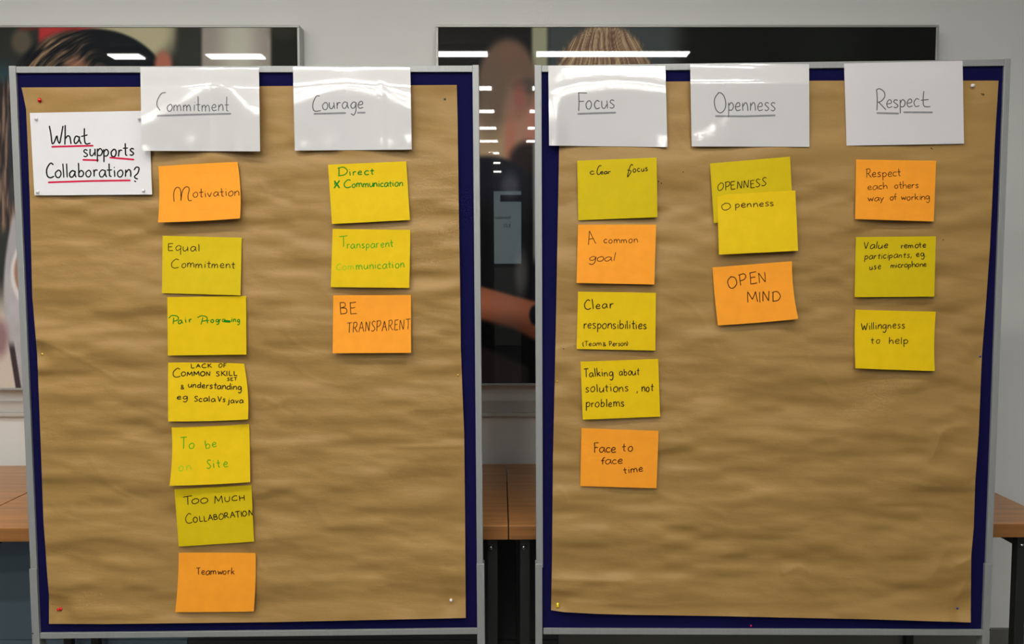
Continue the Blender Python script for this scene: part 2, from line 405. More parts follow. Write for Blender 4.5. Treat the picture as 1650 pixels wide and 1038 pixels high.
def pixels_of(Xw, Zw, Yw):
    """world point on the plane y=Yw -> reference frame coordinates (flat print layout)"""
    c, s = math.cos(PITCH), math.sin(PITCH)
    d = Yw * c - (Zw - CAMZ) * s; v = Yw * s + (Zw - CAMZ) * c
    return CX + F * Xw / d, CY - F * v / d
def picture(x0, x1, z0, z1, paint, label, tilt, name='framed_picture'):
    root = empty(name, ((x0 + x1) / 2, WALLY, z0))
    root.location.y -= abs(tilt) * (z1 - z0); root.rotation_euler = (tilt, 0, 0)
    hw = (x1 - x0) / 2; H = z1 - z0; fr = .0085
    yb = -.002; yf = yb - .066
    NX, NZ = 560, 420
    xs = np.linspace(-hw + fr, hw - fr, NX); zs = np.linspace(fr, H - fr, NZ)
    XX, ZZ = np.meshgrid(xs, zs)
    PX, PY = pixels_of(XX + (x0 + x1) / 2, ZZ + z0, PICY)
    img = paint(PX, PY)
    img += (vnoise(PX * .8, PY * .8, 33) * 1.5)[..., None]
    img = np.clip(img, 4, 235) / 255.0
    lin = np.where(img <= .04045, img / 12.92, ((img + .055) / 1.055) ** 2.4)
    verts = np.stack([XX, np.full_like(XX, yf + .004), ZZ], -1).reshape(-1, 3)
    i = np.arange(NX * NZ).reshape(NZ, NX)
    faces = np.stack([i[:-1, :-1], i[:-1, 1:], i[1:, 1:], i[1:, :-1]], -1).reshape(-1, 4)
    me = bpy.data.meshes.new('acrylic_print')
    me.vertices.add(len(verts)); me.vertices.foreach_set('co', verts.astype(np.float32).ravel())
    me.loops.add(faces.size); me.loops.foreach_set('vertex_index', faces.astype(np.int32).ravel())
    me.polygons.add(len(faces)); me.polygons.foreach_set('loop_start', np.arange(0, faces.size, 4, dtype=np.int32))
    me.update(calc_edges=True)
    at = me.color_attributes.new('print', 'FLOAT_COLOR', 'POINT')
    at.data.foreach_set('color', np.concatenate([lin.reshape(-1, 3), np.ones((NX * NZ, 1))], 1).astype(np.float32).ravel())
    newobj('acrylic_print', me, m_print, root)
    box('backing_board', (-hw + .004, yf + .006, .004), (hw - .004, yb, H - .004), m_rail, root)
    for (lo, hi) in (((-hw, yf, H - fr), (hw, yb + .001, H)), ((-hw, yf, 0), (hw, yb + .001, fr)), ((-hw, yf, fr), (-hw + fr, yb + .001, H - fr)), ((hw - fr, yf, fr), (hw, yb + .001, H - fr))):
        box('frame_bar', lo, hi, m_picframe, root, 0.0015)
    tag(root, label, 'picture', 'large wide photo prints on the wall')
m_print, nt, b = mat('photo_print', (0.1, 0.1, 0.1, 1), 0.6, coat=1.0, coat_rough=0.012, spec=0.1)
a = nt.nodes.new('ShaderNodeVertexColor'); a.layer_name = 'print'
gm = nt.nodes.new('ShaderNodeMixRGB'); gm.blend_type = 'MULTIPLY'; gm.inputs[0].default_value = 1; gm.inputs[2].default_value = (1.5, 1.5, 1.5, 1)
nt.links.new(a.outputs[0], gm.inputs[1]); nt.links.new(gm.outputs[0], b.inputs['Base Color'])
m_picframe, nt, b = mat('picture_frame_silver', (0.46, 0.46, 0.44, 1), 0.4, 0.2)
n = noise(nt, 60, 3); bump(nt, b, n.outputs[0], 0.05, 0.0005)
tl = on_y(702, 40, PICY); br = on_y(1495.5, 622, PICY); trz = on_y(1100, 39.5, PICY).z
PW = br.x - tl.x
picture(tl.x, br.x, on_y(820, 622, PICY).z, trz, paint_right,
        'wide framed photo print of blurred heads behind the gap between both pinboards', 0.0)
tr = on_y(482, 40, PICY)
picture(tr.x - PW, tr.x, on_y(20, 629, PICY).z, tr.z, paint_left,
        'wide framed photo print of a dark-haired head behind the left pinboard', -.0025)

# ------------------------------------------------------------------ tables along the wall
TZ = .73; TH = .038
def table(xl, xr, yl, yr, legs, label, depth=.765):
    """front edge runs from (xl,yl) to (xr,yr)"""
    yaw = math.atan2(yr - yl, xr - xl); W = math.hypot(xr - xl, yr - yl)
    root = empty('table', (xl, yl, 0), yaw)
    root.location = (xl, yl, 0)
    bm = bmesh.new(); box_bm(bm, (0.0015, 0.003, TZ - .0385), (W - .0015, depth, TZ), 0.0012)
    newobj('tabletop', bm_mesh('tabletop', bm), m_wood, root)
    bm = bmesh.new(); box_bm(bm, (0.0015, 0, TZ - .0385), (W - .0015, .0028, TZ - .0008), 0.0006)
    tag(newobj('edge_strip', bm_mesh('edge_strip', bm), m_woodedge, root))
    for lx in legs:
        for ly in (.06, depth - .05):
            bm = bmesh.new(); box_bm(bm, (lx - .0145, ly - .0145, 0.012), (lx + .0145, ly + .0145, TZ - .0395), 0.003)
            lg = newobj('leg', bm_mesh('leg', bm), m_leg, root)
            box('foot_cap', (lx - .016, ly - .016, 0.0), (lx + .016, ly + .016, .0115), m_black_hole, lg, .003)
            if ly < .1:
                bm = bmesh.new()
                bmesh.ops.create_cone(bm, cap_ends=True, segments=14, radius1=.009, radius2=.005, depth=.008,
                                      matrix=Matrix.Translation((lx - .004, ly - .0185, TZ - .075)) @ Matrix.Rotation(math.pi / 2, 4, 'X'))
                newobj('bolt', bm_mesh('bolt', bm, True), m_chrome, lg)
    for lx in legs:
        bm = bmesh.new(); box_bm(bm, (lx - .010, .076, TZ - .0835), (lx + .010, depth - .066, TZ - .0435), 0.002)
        newobj('side_rail', bm_mesh('side_rail', bm), m_leg, root)
    tag(root, label, 'table', 'wooden tables in a row against the wall')
    return root
pm = on_z(820, 848, TZ)
yF = pm.y; xS = on_z(820, 800, TZ).x
pl = on_z(0, 861, TZ)
xl1 = -1.555
slope = .014
yl1 = yF - slope * (xS - xl1)
pr = on_z(1650, 846.6, TZ); xr2 = on_z(1605, 793, TZ).x
table(xS, xr2, yF, yF + .014 * (xr2 - xS), [.048, 1.485], 'wooden table with black legs on the right, its corner showing beside the right pinboard')
table(xl1, xS - .0, yl1, yF - .0, [.048, 1.50], 'wooden table with black legs behind the left pinboard', .765)
table(xl1 - 1.55, xl1 - .002, yl1 - slope * 1.55, yl1, [.048, 1.50], 'wooden table farthest left, only its corner showing at the photo edge', .765)
# low panels standing between the tables and the wall
py = 3.168
zb1 = on_y(20, 1031, py).z
def low_panel(xa, xb, m_, label, zt=.66):
    root = empty('low_panel', ((xa + xb) / 2, py, 0)); hw = (xb - xa) / 2
    box('panel_face', (-hw, 0, zb1), (hw, .014, zt), m_, root, .003)
    box('bottom_rail', (-hw, -.004, zb1 - .022), (hw, .015, zb1 - .001), m_, root, .002)
    for x in (-hw + .05, hw - .09):
        box('foot', (x, -.003, 0), (x + .04, .014, zb1 - .0225), m_leg, root, .002)
    tag(root, label, 'panel')
xq = on_y(300, 900, py).x
low_panel(-3.05, xq - .002, m_panelblue, 'low blue-grey panel standing under the tables at the left photo edge')
low_panel(xq, on_y(900, 900, py).x, m_panelshaded, 'low panel with shade put into its colour, seen in the gap between the pinboards, below the tabletops')  # panel continues here in a colour darkened for the shade

# ------------------------------------------------------------------ pinboards
class Board:
    def __init__(s, cx, cz, d, yaw):
        s.P = np.array([cx, d, CAMZ + cz]); s.U = np.array([math.cos(yaw), math.sin(yaw), 0.]); s.V = np.array([0, 0, 1.])
        s.N = np.array([math.sin(yaw), -math.cos(yaw), 0.])
    def uw(s, px, py, d=0.0):
        r = ray(px, py); o = s.P + s.N * d - np.array([0, 0, CAMZ])
        t = o.dot(s.N) / r.dot(s.N)
        q = r * t - o
        return q.dot(s.U), q.dot(s.V)
    def w(s, u, v, d):
        u = np.asarray(u, float); v = np.asarray(v, float); d = np.asarray(d, float)
        return s.P + u[..., None] * s.U + v[..., None] * s.V + d[..., None] * s.N
BL = Board(-.6795, -.2402, 2.2606, .0115)
BR = Board(.6628, -.2326, 2.2511, -.0247)
FRONT = .007      # frame stands this far in front of the felt
BACKD = -.022
def quad8(B, pts, d0, d1):
    """4 pixel corners (TL,TR,BR,BL) at front depth d0, extruded back to depth d1"""
    f = [B.uw(x, y, d0) for x, y in pts]
    return [Vector(B.w(u, v, d0)) for u, v in f] + [Vector(B.w(u, v, d1)) for u, v in f]
def pinboard(B, inn, topw, sidew, sleeve_y, sl, botw, label, screws):
    """inn: inner corners TL,TR,BR,BL ; everything measured at the frame's front face"""
    base = B.P.copy(); base[2] = 0
    root = empty('pinboard', tuple(base))
    tl, tr, br, bl = inn
    def add(o):
        o.parent = root; o.matrix_parent_inverse = Matrix.Translation(-Vector(base)); return o
    # felt panel, tucked 3 mm under the frame
    add(hexa('felt_panel', quad8(B, [(tl[0] - 3, tl[1] - 3), (tr[0] + 3, tr[1] - 3), (br[0] + 3, br[1] + 3), (bl[0] - 3, bl[1] + 3)], 0.0, -.014), m_felt))
    add(hexa('top_rail', quad8(B, [(tl[0], tl[1] - topw), (tr[0], tr[1] - topw), (tr[0], tr[1]), (tl[0], tl[1])], FRONT, BACKD), m_alu, bev=.0012))
    add(hexa('bottom_rail', quad8(B, [(bl[0], bl[1]), (br[0], br[1]), (br[0], br[1] + botw), (bl[0], bl[1] + botw)], FRONT, BACKD), m_alu, bev=.0012))
    for side, (a, c) in (('l', (tl, bl)), ('r', (tr, br))):
        sg = -1 if side == 'l' else 1
        k = (c[0] - a[0]) / (c[1] - a[1])
        X = lambda y: a[0] + k * (y - a[1])
        yt = a[1] - topw - 1.0
        ys = sleeve_y[0 if side == 'l' else 1]
        e = 0.25 * sg
        w_ = sidew[0 if side == 'l' else 1]
        pts = [(X(yt) + e, yt), (X(yt) + sg * w_, yt), (X(ys + 6) + sg * (w_ - .3), ys + 6), (X(ys + 6) + e, ys + 6)]
        if side == 'l': pts = [pts[1], pts[0], pts[3], pts[2]]
        add(hexa('post', quad8(B, pts, FRONT, BACKD), m_alu, bev=.0012))
        # lower telescopic sleeve reaching the floor
        so, si = sl[0 if side == 'l' else 1]
        yb = 1500.
        # find pixel y for floor: use world directly
        uT, vT = B.uw(X(ys) + sg * so, ys, FRONT + .002); uTi, _ = B.uw(X(ys) - sg * si, ys, FRONT + .002)
        uB, vB = B.uw(X(1038) + sg * so, 1038, FRONT + .002); uBi, _ = B.uw(X(1038) - sg * si, 1038, FRONT + .002)
        kk = (uB - uT) / (vB - vT); wd = uTi - uT
        z0 = .022 - B.P[2]
        uF = uT + kk * (z0 - vT)
        us = sorted([uT, uT + wd]); ub = sorted([uF, uF + wd])
        d0, d1 = FRONT + .002, BACKD - .002
        c8 = [B.w(us[0], vT, d0), B.w(us[1], vT, d0), B.w(ub[1], z0, d0), B.w(ub[0], z0, d0), B.w(us[0], vT, d1), B.w(us[1], vT, d1), B.w(ub[1], z0, d1), B.w(ub[0], z0, d1)]
        slv = add(hexa('leg_sleeve', [Vector(p) for p in c8], m_alu, bev=.0012))
        zf = -B.P[2]; um = (ub[0] + ub[1]) / 2
        fo = hexa('foot', [Vector(p) for p in (B.w(um - .02, z0, .28), B.w(um + .02, z0, .28), B.w(um + .02, zf, .28), B.w(um - .02, zf, .28),
                                                   B.w(um - .02, z0, -.09), B.w(um + .02, z0, -.09), B.w(um + .02, zf, -.09), B.w(um - .02, zf, -.09))], m_alu, bev=.003)
        add(fo)
        for (sx, sy, ss) in screws:
            if ss == side:
                u, v = B.uw(sx, sy, FRONT + .003)
                bm = bmesh.new()
                bmesh.ops.create_cone(bm, cap_ends=True, segments=12, radius1=.0016, radius2=.0012, depth=.002)
                q = Vector(-B.N).to_track_quat('Z', 'Y').to_matrix().to_4x4()
                bmesh.ops.transform(bm, matrix=Matrix.Translation(Vector(B.w(u, v, FRONT + .0032))) @ q, verts=bm.verts)
                add(tag(newobj('screw', bm_mesh('screw', bm), m_black_hole), 'dark screw head'))
    tag(root, label, 'pinboard', 'navy felt pinboards on legs')
    return root
pinboard(BL, [(25.5, 117.5), (761, 116), (769, 1013), (64.3, 1020.7)], 10.5, (11.3, 10.6), (917, 909), ((13.2, -1.0), (12.2, .2)), 9.2,
         'navy felt pinboard with aluminium frame holding the title sheet, left of the two', [(52.8, 1021, 'l')])
pinboard(BR, [(872.9, 116), (1618.2, 106), (1584.5, 1015.3), (875.5, 1013.3)], 10.5, (11.5, 10.4), (909, 909), ((12.8, -1.5), (10.8, .8)), 9.2,
         'navy felt pinboard with aluminium frame, right of the two', [(1595, 1015, 'r')])

# ------------------------------------------------------------------ brown paper
CREASES = {
 'L': [((636, 720), (750, 719), .0022, 5), ((425, 640), (452, 655), .0012, 6), ((452, 655), (475, 668), -.0012, 6), ((420, 660), (470, 640), .0010, 5), ((60, 545), (110, 566), .0022, 8), ((110, 566), (190, 612), .0015, 9),
       ((120, 815), (165, 808), -.0012, 6), ((200, 770), (260, 775), .0012, 6), ((425, 312), (470, 322), -.0014, 7), ((420, 368), (480, 362), .0014, 6), ((640, 322), (745, 318), .0018, 8),
       ((200, 605), (310, 618), .0012, 7), ((75, 975), (110, 992), .0016, 8), ((75, 965), (98, 990), -.0012, 8), ((60, 460), (120, 470), .0012, 8), ((410, 450), (500, 432), -.001, 7), ((660, 500), (742, 520), .001, 7)],
 'R': [((888, 932), (1010, 935), .0024, 5), ((888, 967), (1060, 975), .0022, 6), ((1060, 974), (1250, 970), .0010, 7), ((1260, 925), (1290, 912), .0024, 5), ((1290, 912), (1303, 922), .0018, 4), ((1500, 740), (1518, 690), .0022, 6),
       ((1518, 690), (1560, 686), .0016, 6), ((1500, 930), (1527, 880), .0020, 7), ((1540, 910), (1566, 897), .0024, 5), ((1525, 1000), (1556, 935), .0034, 8), ((1310, 632), (1360, 648), .0014, 6), ((1190, 572), (1400, 574), .0014, 6),
       ((1555, 145), (1604, 160), .0018, 7), ((1560, 165), (1602, 150), -.0012, 6), ((1555, 780), (1574, 765), -.0016, 6), ((1060, 430), (1150, 445), .0012, 8), ((895, 563), (930, 556), .0016, 6), ((1380, 742), (1500, 742), .0008, 6),
       ((1050, 330), (1130, 350), .001, 8), ((1290, 340), (1370, 322), .001, 8), ((1525, 440), (1592, 452), .0012, 8), ((1030, 445), (1060, 440), .0014, 7), ((1280, 300), (1370, 290), .0012, 8)]}
BROAD = {  # broad horizontal rolls: y pixel, amplitude m, sigma px, tilt
 'L': [(285, .0035, 22), (340, .003, 16), (372, .002, 12), (470, .003, 20), (560, .0022, 14), (640, .0022, 16), (770, .0032, 20), (868, .004, 22), (935, .005, 24)],
 'R': [(255, .003, 22), (300, .0025, 18), (430, .003, 20), (520, .002, 16), (610, .003, 22), (700, .002, 15), (800, .0028, 18), (870, .004, 24), (950, .004, 20)]}
def hpaper(key, u, v):
    s = 0 if key == 'L' else 100
    h = .0050 * vnoise(u / .55 + 3.1, v / .105 + .4 * vnoise(u / .3, v / .3, 50 + s), 11 + s)
    h = h + .0045 * vnoise(u / .15, v / .048 + .5 * vnoise(u / .2, v / .15, 51 + s), 12 + s)
    h = h + .0024 * vnoise(u / .075, v / .026, 13 + s)
    h = h + .0007 * vnoise(u / .045 + v / .1, v / .018, 14 + s)
    r = np.abs(vnoise(u / .22 + v / .35, v / .075 + u / .5, 15 + s)); h = h + .0009 * (1 - np.minimum(r * 5, 1)) ** 1.5 * sm(-.2, .5, vnoise(u / .2, v / .2, 16 + s))
    Pm = 1.64e-3  # metres per pixel at the board
    B = BL if key == 'L' else BR
    for (a, b_, amp, sg) in CREASE_UV[key]:
        dx, dy = b_[0] - a[0], b_[1] - a[1]; L = math.hypot(dx, dy)
        t = ((u - a[0]) * dx + (v - a[1]) * dy) / L / L
        dist = np.abs(((u - a[0]) * dy - (v - a[1]) * dx) / L)
        tt = np.clip(np.minimum(t, 1 - t) * 5 + .6, 0, 1)
        h = h + 1.35 * amp * np.exp(-dist / (sg * Pm)) * tt
    for (vv, amp, sg) in BROAD_UV[key]:
        z = (v - vv - .012 * vnoise(u / .4, vv * 9, 77 + s)) / sg
        h = h + amp * np.exp(-z * z) * 1.3 * (.65 + .5 * vnoise(u / .35, vv * 31, 78 + s))
    h = h + .0085
    h = h + .011 * np.clip((BOTV[key] + .075 - v) / .075, 0, 1.3) ** 1.5
    h = h * (1 - .4 * sm(TOPV[key] - .05, TOPV[key] + .03, v))
    for (pu, pv, rad) in PIN_UV[key]:   # pins press the sheet to the board
        q = np.exp(-(((u - pu) ** 2 + (v - pv) ** 2) / rad ** 2))
        h = h * (1 - .85 * q)
    return np.maximum(h, .0008)
PINS = {
 'L': [(64, 163, 'red', 'push', 'red push pin in the top left corner of the left brown paper'),
       (717, 160, 'green', 'push', 'dark green pin in the top right corner of the left brown paper'),
       (98.5, 981.5, 'red', 'push', 'red push pin in the bottom left corner of the left brown paper'),
       (727, 966, 'white', 'ball', 'round white pin in the bottom right corner of the left brown paper'),
       (738, 605, 'gold', 'tack', 'small brass tack at the right edge of the left brown paper'),
       (68, 571, 'gold', 'tack', 'small brass tack at the left edge of the left brown paper')],
 'R': [(1568, 138, 'white', 'push', 'white push pin in the top right corner of the right brown paper'),
       (898.5, 973.5, 'yellow', 'push', 'yellow push pin in the bottom left corner of the right brown paper'),
       (1542.5, 980.5, 'blue', 'tack', 'blue pin in the bottom right corner of the right brown paper'),
       (1579, 574.5, 'blue', 'tack', 'blue pin at the right edge of the right brown paper'),
       (897.5, 615, 'gold', 'tack', 'small brass tack at the left edge of the right brown paper')]}
BB = {'L': BL, 'R': BR}
BOTV = {k: BB[k].uw(500 if k == 'L' else 1200, 1000 if k == 'L' else 996, .006)[1] for k in 'LR'}
TOPV = {k: BB[k].uw(500 if k == 'L' else 1200, 235, .006)[1] for k in 'LR'}
CREASE_UV = {k: [(BB[k].uw(*a, .006), BB[k].uw(*b_, .006), amp, sg) for a, b_, amp, sg in CREASES[k]] for k in 'LR'}
BROAD_UV = {k: [(BB[k].uw(500 if k == 'L' else 1200, y, .006)[1], amp, sg * 1.64e-3) for y, amp, sg in BROAD[k]] for k in 'LR'}
PIN_UV = {k: [(*BB[k].uw(p[0], p[1], .003), .028) for p in PINS[k]] for k in 'LR'}

def grid_obj(name, P, mat_, parent=None, thick=.00025, N=None):
    """closed thin sheet from point grid P[j,i]"""
    nj, ni = P.shape[:2]
    Q = P - N * thick
    i = np.arange(ni * nj).reshape(nj, ni); k = i + ni * nj
    f1 = np.stack([i[:-1, :-1], i[1:, :-1], i[1:, 1:], i[:-1, 1:]], -1).reshape(-1, 4)
    f2 = np.stack([k[:-1, :-1], k[:-1, 1:], k[1:, 1:], k[1:, :-1]], -1).reshape(-1, 4)
    sides = []
    def strip(a, b_):
        for q in range(len(a) - 1): sides.append((a[q], a[q + 1], b_[q + 1], b_[q]))
    strip(i[0], k[0]); strip(i[-1][::-1], k[-1][::-1]); strip(i[:, 0][::-1], k[:, 0][::-1]); strip(i[:, -1], k[:, -1])
    F_ = np.concatenate([f1, f2, np.array(sides)])
    V = np.concatenate([P.reshape(-1, 3), Q.reshape(-1, 3)])
    me = bpy.data.meshes.new(name)
    me.vertices.add(len(V)); me.loops.add(F_.size); me.loops.foreach_set('vertex_index', F_.astype(np.int32).ravel())
    me.polygons.add(len(F_)); me.polygons.foreach_set('loop_start', np.arange(0, F_.size, 4, dtype=np.int32))
    org = V.mean(0)
    me.vertices.foreach_set('co', (V - org).astype(np.float32).ravel())
    me.update(calc_edges=True)
    sf = [True] * (len(f1) + len(f2)) + [False] * len(sides)
    me.polygons.foreach_set('use_smooth', sf)
    bd = np.zeros((nj, ni), bool); bd[0] = bd[-1] = True; bd[:, 0] = bd[:, -1] = True
    bd = np.concatenate([bd.ravel(), bd.ravel()])
    ev = np.zeros(len(me.edges) * 2, np.int32); me.edges.foreach_get('vertices', ev); ev = ev.reshape(-1, 2)
    me.edges.foreach_set('use_edge_sharp', bd[ev[:, 0]] & bd[ev[:, 1]])
    o = newobj(name, me, mat_)
    o.location = org
    return o, org
def interp_pts(pts, s):
    pts = np.array(pts, float)
    return np.interp(s, pts[:, 1], pts[:, 0])
# outlines in reference pixels: left edge x(y), right edge x(y), top y(x), bottom y(x)
PAPER = {
 'L': dict(left=[(34.5, 140), (38, 155), (42, 175), (45, 240), (48, 317), (52, 477), (60, 572), (65, 700), (70, 840), (73, 880), (76, 925), (79, 960), (79, 1005.5)],
           right=[(736, 137), (737.5, 200), (739, 320), (741.5, 470), (742.5, 560), (745.5, 640), (748, 700), (749.5, 850), (750.5, 996)],
           top=[(0, 141), (.28, 140), (1, 137)], bot=[(0, 1005.5), (.14, 1005.8), (.55, 1002.6), (1, 996)]),
 'R': dict(left=[(903, 131), (901, 237), (898, 400), (895, 560), (893, 650), (891, 740), (889.5, 900), (888, 983.5)],
           right=[(1609, 130), (1603, 230), (1598.5, 330), (1595, 400), (1588, 500), (1582, 575), (1577, 700), (1571.5, 775), (1569, 850), (1565, 895), (1564, 1003)],
           top=[(0, 131), (.25, 131.5), (.6, 130), (1, 130)], bot=[(0, 983.5), (.03, 986.5), (.11, 989.5), (.2, 991), (.4, 993), (.6, 996), (.75, 998), (1, 1003)])}
def smooth_interp(s, xs, ys):
    s = np.asarray(s, float)
    return np.interp(s, xs, ys)
PAPEROBJ = {}
for key, labels in (('L', 'large sheet of wrinkled brown kraft paper covering the left pinboard'), ('R', 'large sheet of wrinkled brown kraft paper covering the right pinboard')):
    B = BB[key]; D = PAPER[key]
    ni, nj = 260, 320
    S, T = np.meshgrid(np.linspace(0, 1, ni), np.linspace(0, 1, nj))
    lf = np.array(D['left']); rt = np.array(D['right']); tp = np.array(D['top']); bt = np.array(D['bot'])
    yt = np.interp(S, tp[:, 0], tp[:, 1]); yb = np.interp(S, bt[:, 0], bt[:, 1])
    PY = yt + (yb - yt) * T
    yl = lf[0, 1] + (lf[-1, 1] - lf[0, 1]) * T; yr = rt[0, 1] + (rt[-1, 1] - rt[0, 1]) * T
    PX = np.interp(yl, lf[:, 1], lf[:, 0]) * (1 - S) + np.interp(yr, rt[:, 1], rt[:, 0]) * S
    # unproject at mean height
    u = np.zeros_like(PX); v = np.zeros_like(PX)
    r0 = np.stack([(PX - CX) / F, math.cos(PITCH) - (PY - CY) / F * math.sin(PITCH), -math.sin(PITCH) - (PY - CY) / F * math.cos(PITCH)], -1)
    dd = .006
    o_ = B.P + B.N * dd - np.array([0, 0, CAMZ]); t_ = o_.dot(B.N) / (r0 @ B.N); q_ = r0 * t_[..., None] - o_
    u = q_ @ B.U; v = q_ @ B.V
    for _ in range(2):
        h = hpaper(key, u, v)[..., None]
        o_ = B.P + B.N * h - np.array([0, 0, CAMZ]); t_ = (o_ @ B.N) / (r0 @ B.N); q_ = r0 * t_[..., None] - o_
        u = q_ @ B.U; v = q_ @ B.V
    h = hpaper(key, u, v)
    o, org = grid_obj('brown_paper', B.w(u, v, h), m_kraft, thick=.0003, N=B.N)
    tag(o, labels, 'paper', 'brown paper sheets on the pinboards')
    PAPEROBJ[key] = (o, org)

# ------------------------------------------------------------------ pins
def lathe(prof, seg=16):
    V = []; Fc = []
    for r, z in prof:
        for k in range(seg):
            a = 2 * math.pi * k / seg; V.append((r * math.cos(a), r * math.sin(a), z))
    n_ = len(prof)
    for j in range(n_ - 1):
        for k in range(seg):
            a = j * seg + k; b_ = j * seg + (k + 1) % seg
            Fc.append((a, b_, b_ + seg, a + seg))
    Fc.append(tuple(range(seg))[::-1]); Fc.append(tuple(range((n_ - 1) * seg, n_ * seg)))
    return V, Fc
PROF = {'push': [(.0045, 0), (.0048, .0008), (.0042, .0022), (.0024, .0032), (.0022, .0068), (.0036, .0082), (.0042, .0088), (.0040, .0102), (.0015, .0106)],
        'small': [(.0036, 0), (.0040, .0008), (.0034, .002), (.0020, .003), (.0020, .006), (.0032, .0072), (.0035, .0082), (.0012, .0086)],
        'tack': [(.0028, 0), (.0030, .0004), (.0027, .0014), (.0016, .0021), (.0004, .0024)],
        'ball': [(.0008, 0), (.0009, .0015), (.0028, .0025), (.0042, .0048), (.0046, .0068), (.0040, .0092), (.0024, .0108), (.0006, .0114)]}
PMESH = {}
def pin(B, px, py, d, colr, kind, label, tilt=(0, 0), group='pins holding the papers'):
    key = (colr, kind)
    if key not in PMESH:
        V, Fc = lathe(PROF[kind]); me = pydata('push_pin', V, Fc, True); me.materials.append(PIN[colr]); PMESH[key] = me
    u, v = B.uw(px, py, d)
    o = bpy.data.objects.new('push_pin' if kind != 'tack' else 'thumbtack', PMESH[key]); col.objects.link(o)
    nrm = Vector(B.N) + Vector(B.U) * tilt[0] + Vector(B.V) * tilt[1]
    o.rotation_mode = 'QUATERNION'; o.rotation_quaternion = nrm.to_track_quat('Z', 'Y')
    o.location = Vector(B.w(u, v, d))
    tag(o, label, 'pin', group)
    return o
tilts = {('L', 0): (.5, .35), ('L', 2): (-.5, .2), ('R', 0): (-.8, -.2), ('R', 1): (0, -.5)}
for key in 'LR':
    B = BB[key]
    for q, (px, py, c, k, lab) in enumerate(PINS[key]):
        u, v = B.uw(px, py, .003); d = float(hpaper(key, np.array([u]), np.array([v]))[0])
        pin(B, px, py, d - .0002, c, k if c != 'green' else 'tack', lab, tilts.get((key, q), (0, 0)))
pin(BR, 1210, 1008.5, 0.0001, 'pink', 'tack', 'dark red pin in the felt below the right brown paper')

# ------------------------------------------------------------------ sheets (notes and cards)
class Sheet:
    """quad of pixel corners TL,TR,BR,BL laid on a board; height above the felt given by hf(s,t)"""
    def __init__(self, key, corners, curl=.006, kind='note', side=0.0, seed=0, hf=None, dref=None, lift=0.0, bow=(0, 0, 0, 0)):
        self.bow = bow
        self.key = key; self.B = BB[key]; self.c = np.array(corners, float); self.curl = curl; self.side = side; self.seed = seed
        self.hf = hf
        S, T = np.meshgrid(np.linspace(0, 1, 9), np.linspace(0, 1, 9))
        self.dref = .009 if dref is None else dref
        u, v = self.uv(S, T)
        if hf is None:
            hp = hpaper(key, u, v)
            A = np.stack([np.ones(S.size), S.ravel(), T.ravel()], 1)
            co = np.linalg.lstsq(A, hp.ravel(), rcond=None)[0]
            co[0] += (hp.ravel() - A @ co).max() + .0018 + lift
            self.co = co
            # mean height used as the projection reference
            self.dref = float(co[0] + .5 * co[1] + .5 * co[2] + curl * .3)
    def pix(self, S, T):
        c = self.c; q = 4 * T * (1 - T); r_ = 4 * S * (1 - S)
        off = np.stack([self.bow[0] * q * (1 - S) + self.bow[2] * q * S, self.bow[1] * r_ * (1 - T) + self.bow[3] * r_ * T], -1)
        return off + (c[0] * ((1 - S) * (1 - T))[..., None] + c[1] * (S * (1 - T))[..., None] + c[2] * (S * T)[..., None] + c[3] * ((1 - S) * T)[..., None])
    def uv(self, S, T, d=None):
        p = self.pix(S, T); B = self.B
        d = np.asarray(self.dref if d is None else d)[..., None]
        r0 = np.stack([(p[..., 0] - CX) / F, math.cos(PITCH) - (p[..., 1] - CY) / F * math.sin(PITCH), -math.sin(PITCH) - (p[..., 1] - CY) / F * math.cos(PITCH)], -1)
        o_ = B.P + B.N * d - np.array([0, 0, CAMZ]); t_ = (o_ @ B.N) / (r0 @ B.N); q_ = r0 * t_[..., None] - o_
        return q_ @ B.U, q_ @ B.V
    def h(self, S, T):
        if self.hf is not None: return self.hf(S, T)
        co = self.co; sd = self.seed
        h = co[0] + co[1] * S + co[2] * T + self.curl * 1.6 * np.clip(T - .14, 0, 1) ** 1.2
        h = h + abs(self.side) * (np.clip((S - .55) / .45, 0, 1) if self.side > 0 else np.clip((.45 - S) / .45, 0, 1)) ** 2 * (.35 + .65 * T)
        h = h + .0009 * (1 + vnoise(S * 1.6 + sd, T * 1.8 + sd * 1.3, sd)) * np.clip(T * 3, 0, 1)
        return h
    def P(self, S, T, off=0.0):
        h = self.h(S, T); u, v = self.uv(S, T, h + off); return self.B.w(u, v, h + off)
    def inv(self, pts):
        pts = np.asarray(pts, float); st = np.full(pts.shape, .5)
        for _ in range(8):
            p = self.pix(st[:, 0], st[:, 1]); e = 1e-4
            ds = (self.pix(st[:, 0] + e, st[:, 1]) - p) / e; dt = (self.pix(st[:, 0], st[:, 1] + e) - p) / e
            r = pts - p; det = ds[:, 0] * dt[:, 1] - ds[:, 1] * dt[:, 0]
            st[:, 0] += (r[:, 0] * dt[:, 1] - r[:, 1] * dt[:, 0]) / det
            st[:, 1] += (ds[:, 0] * r[:, 1] - ds[:, 1] * r[:, 0]) / det
        return st
    def build(self, name, mat_, label, cat, group, n=(20, 16), thick=.0003):
        S, T = np.meshgrid(np.linspace(0, 1, n[0]), np.linspace(0, 1, n[1]))
        o, org = grid_obj(name, self.P(S, T), mat_, thick=thick, N=self.B.N)
        tag(o, label, cat, group); self.obj = o; self.org = org
        return o

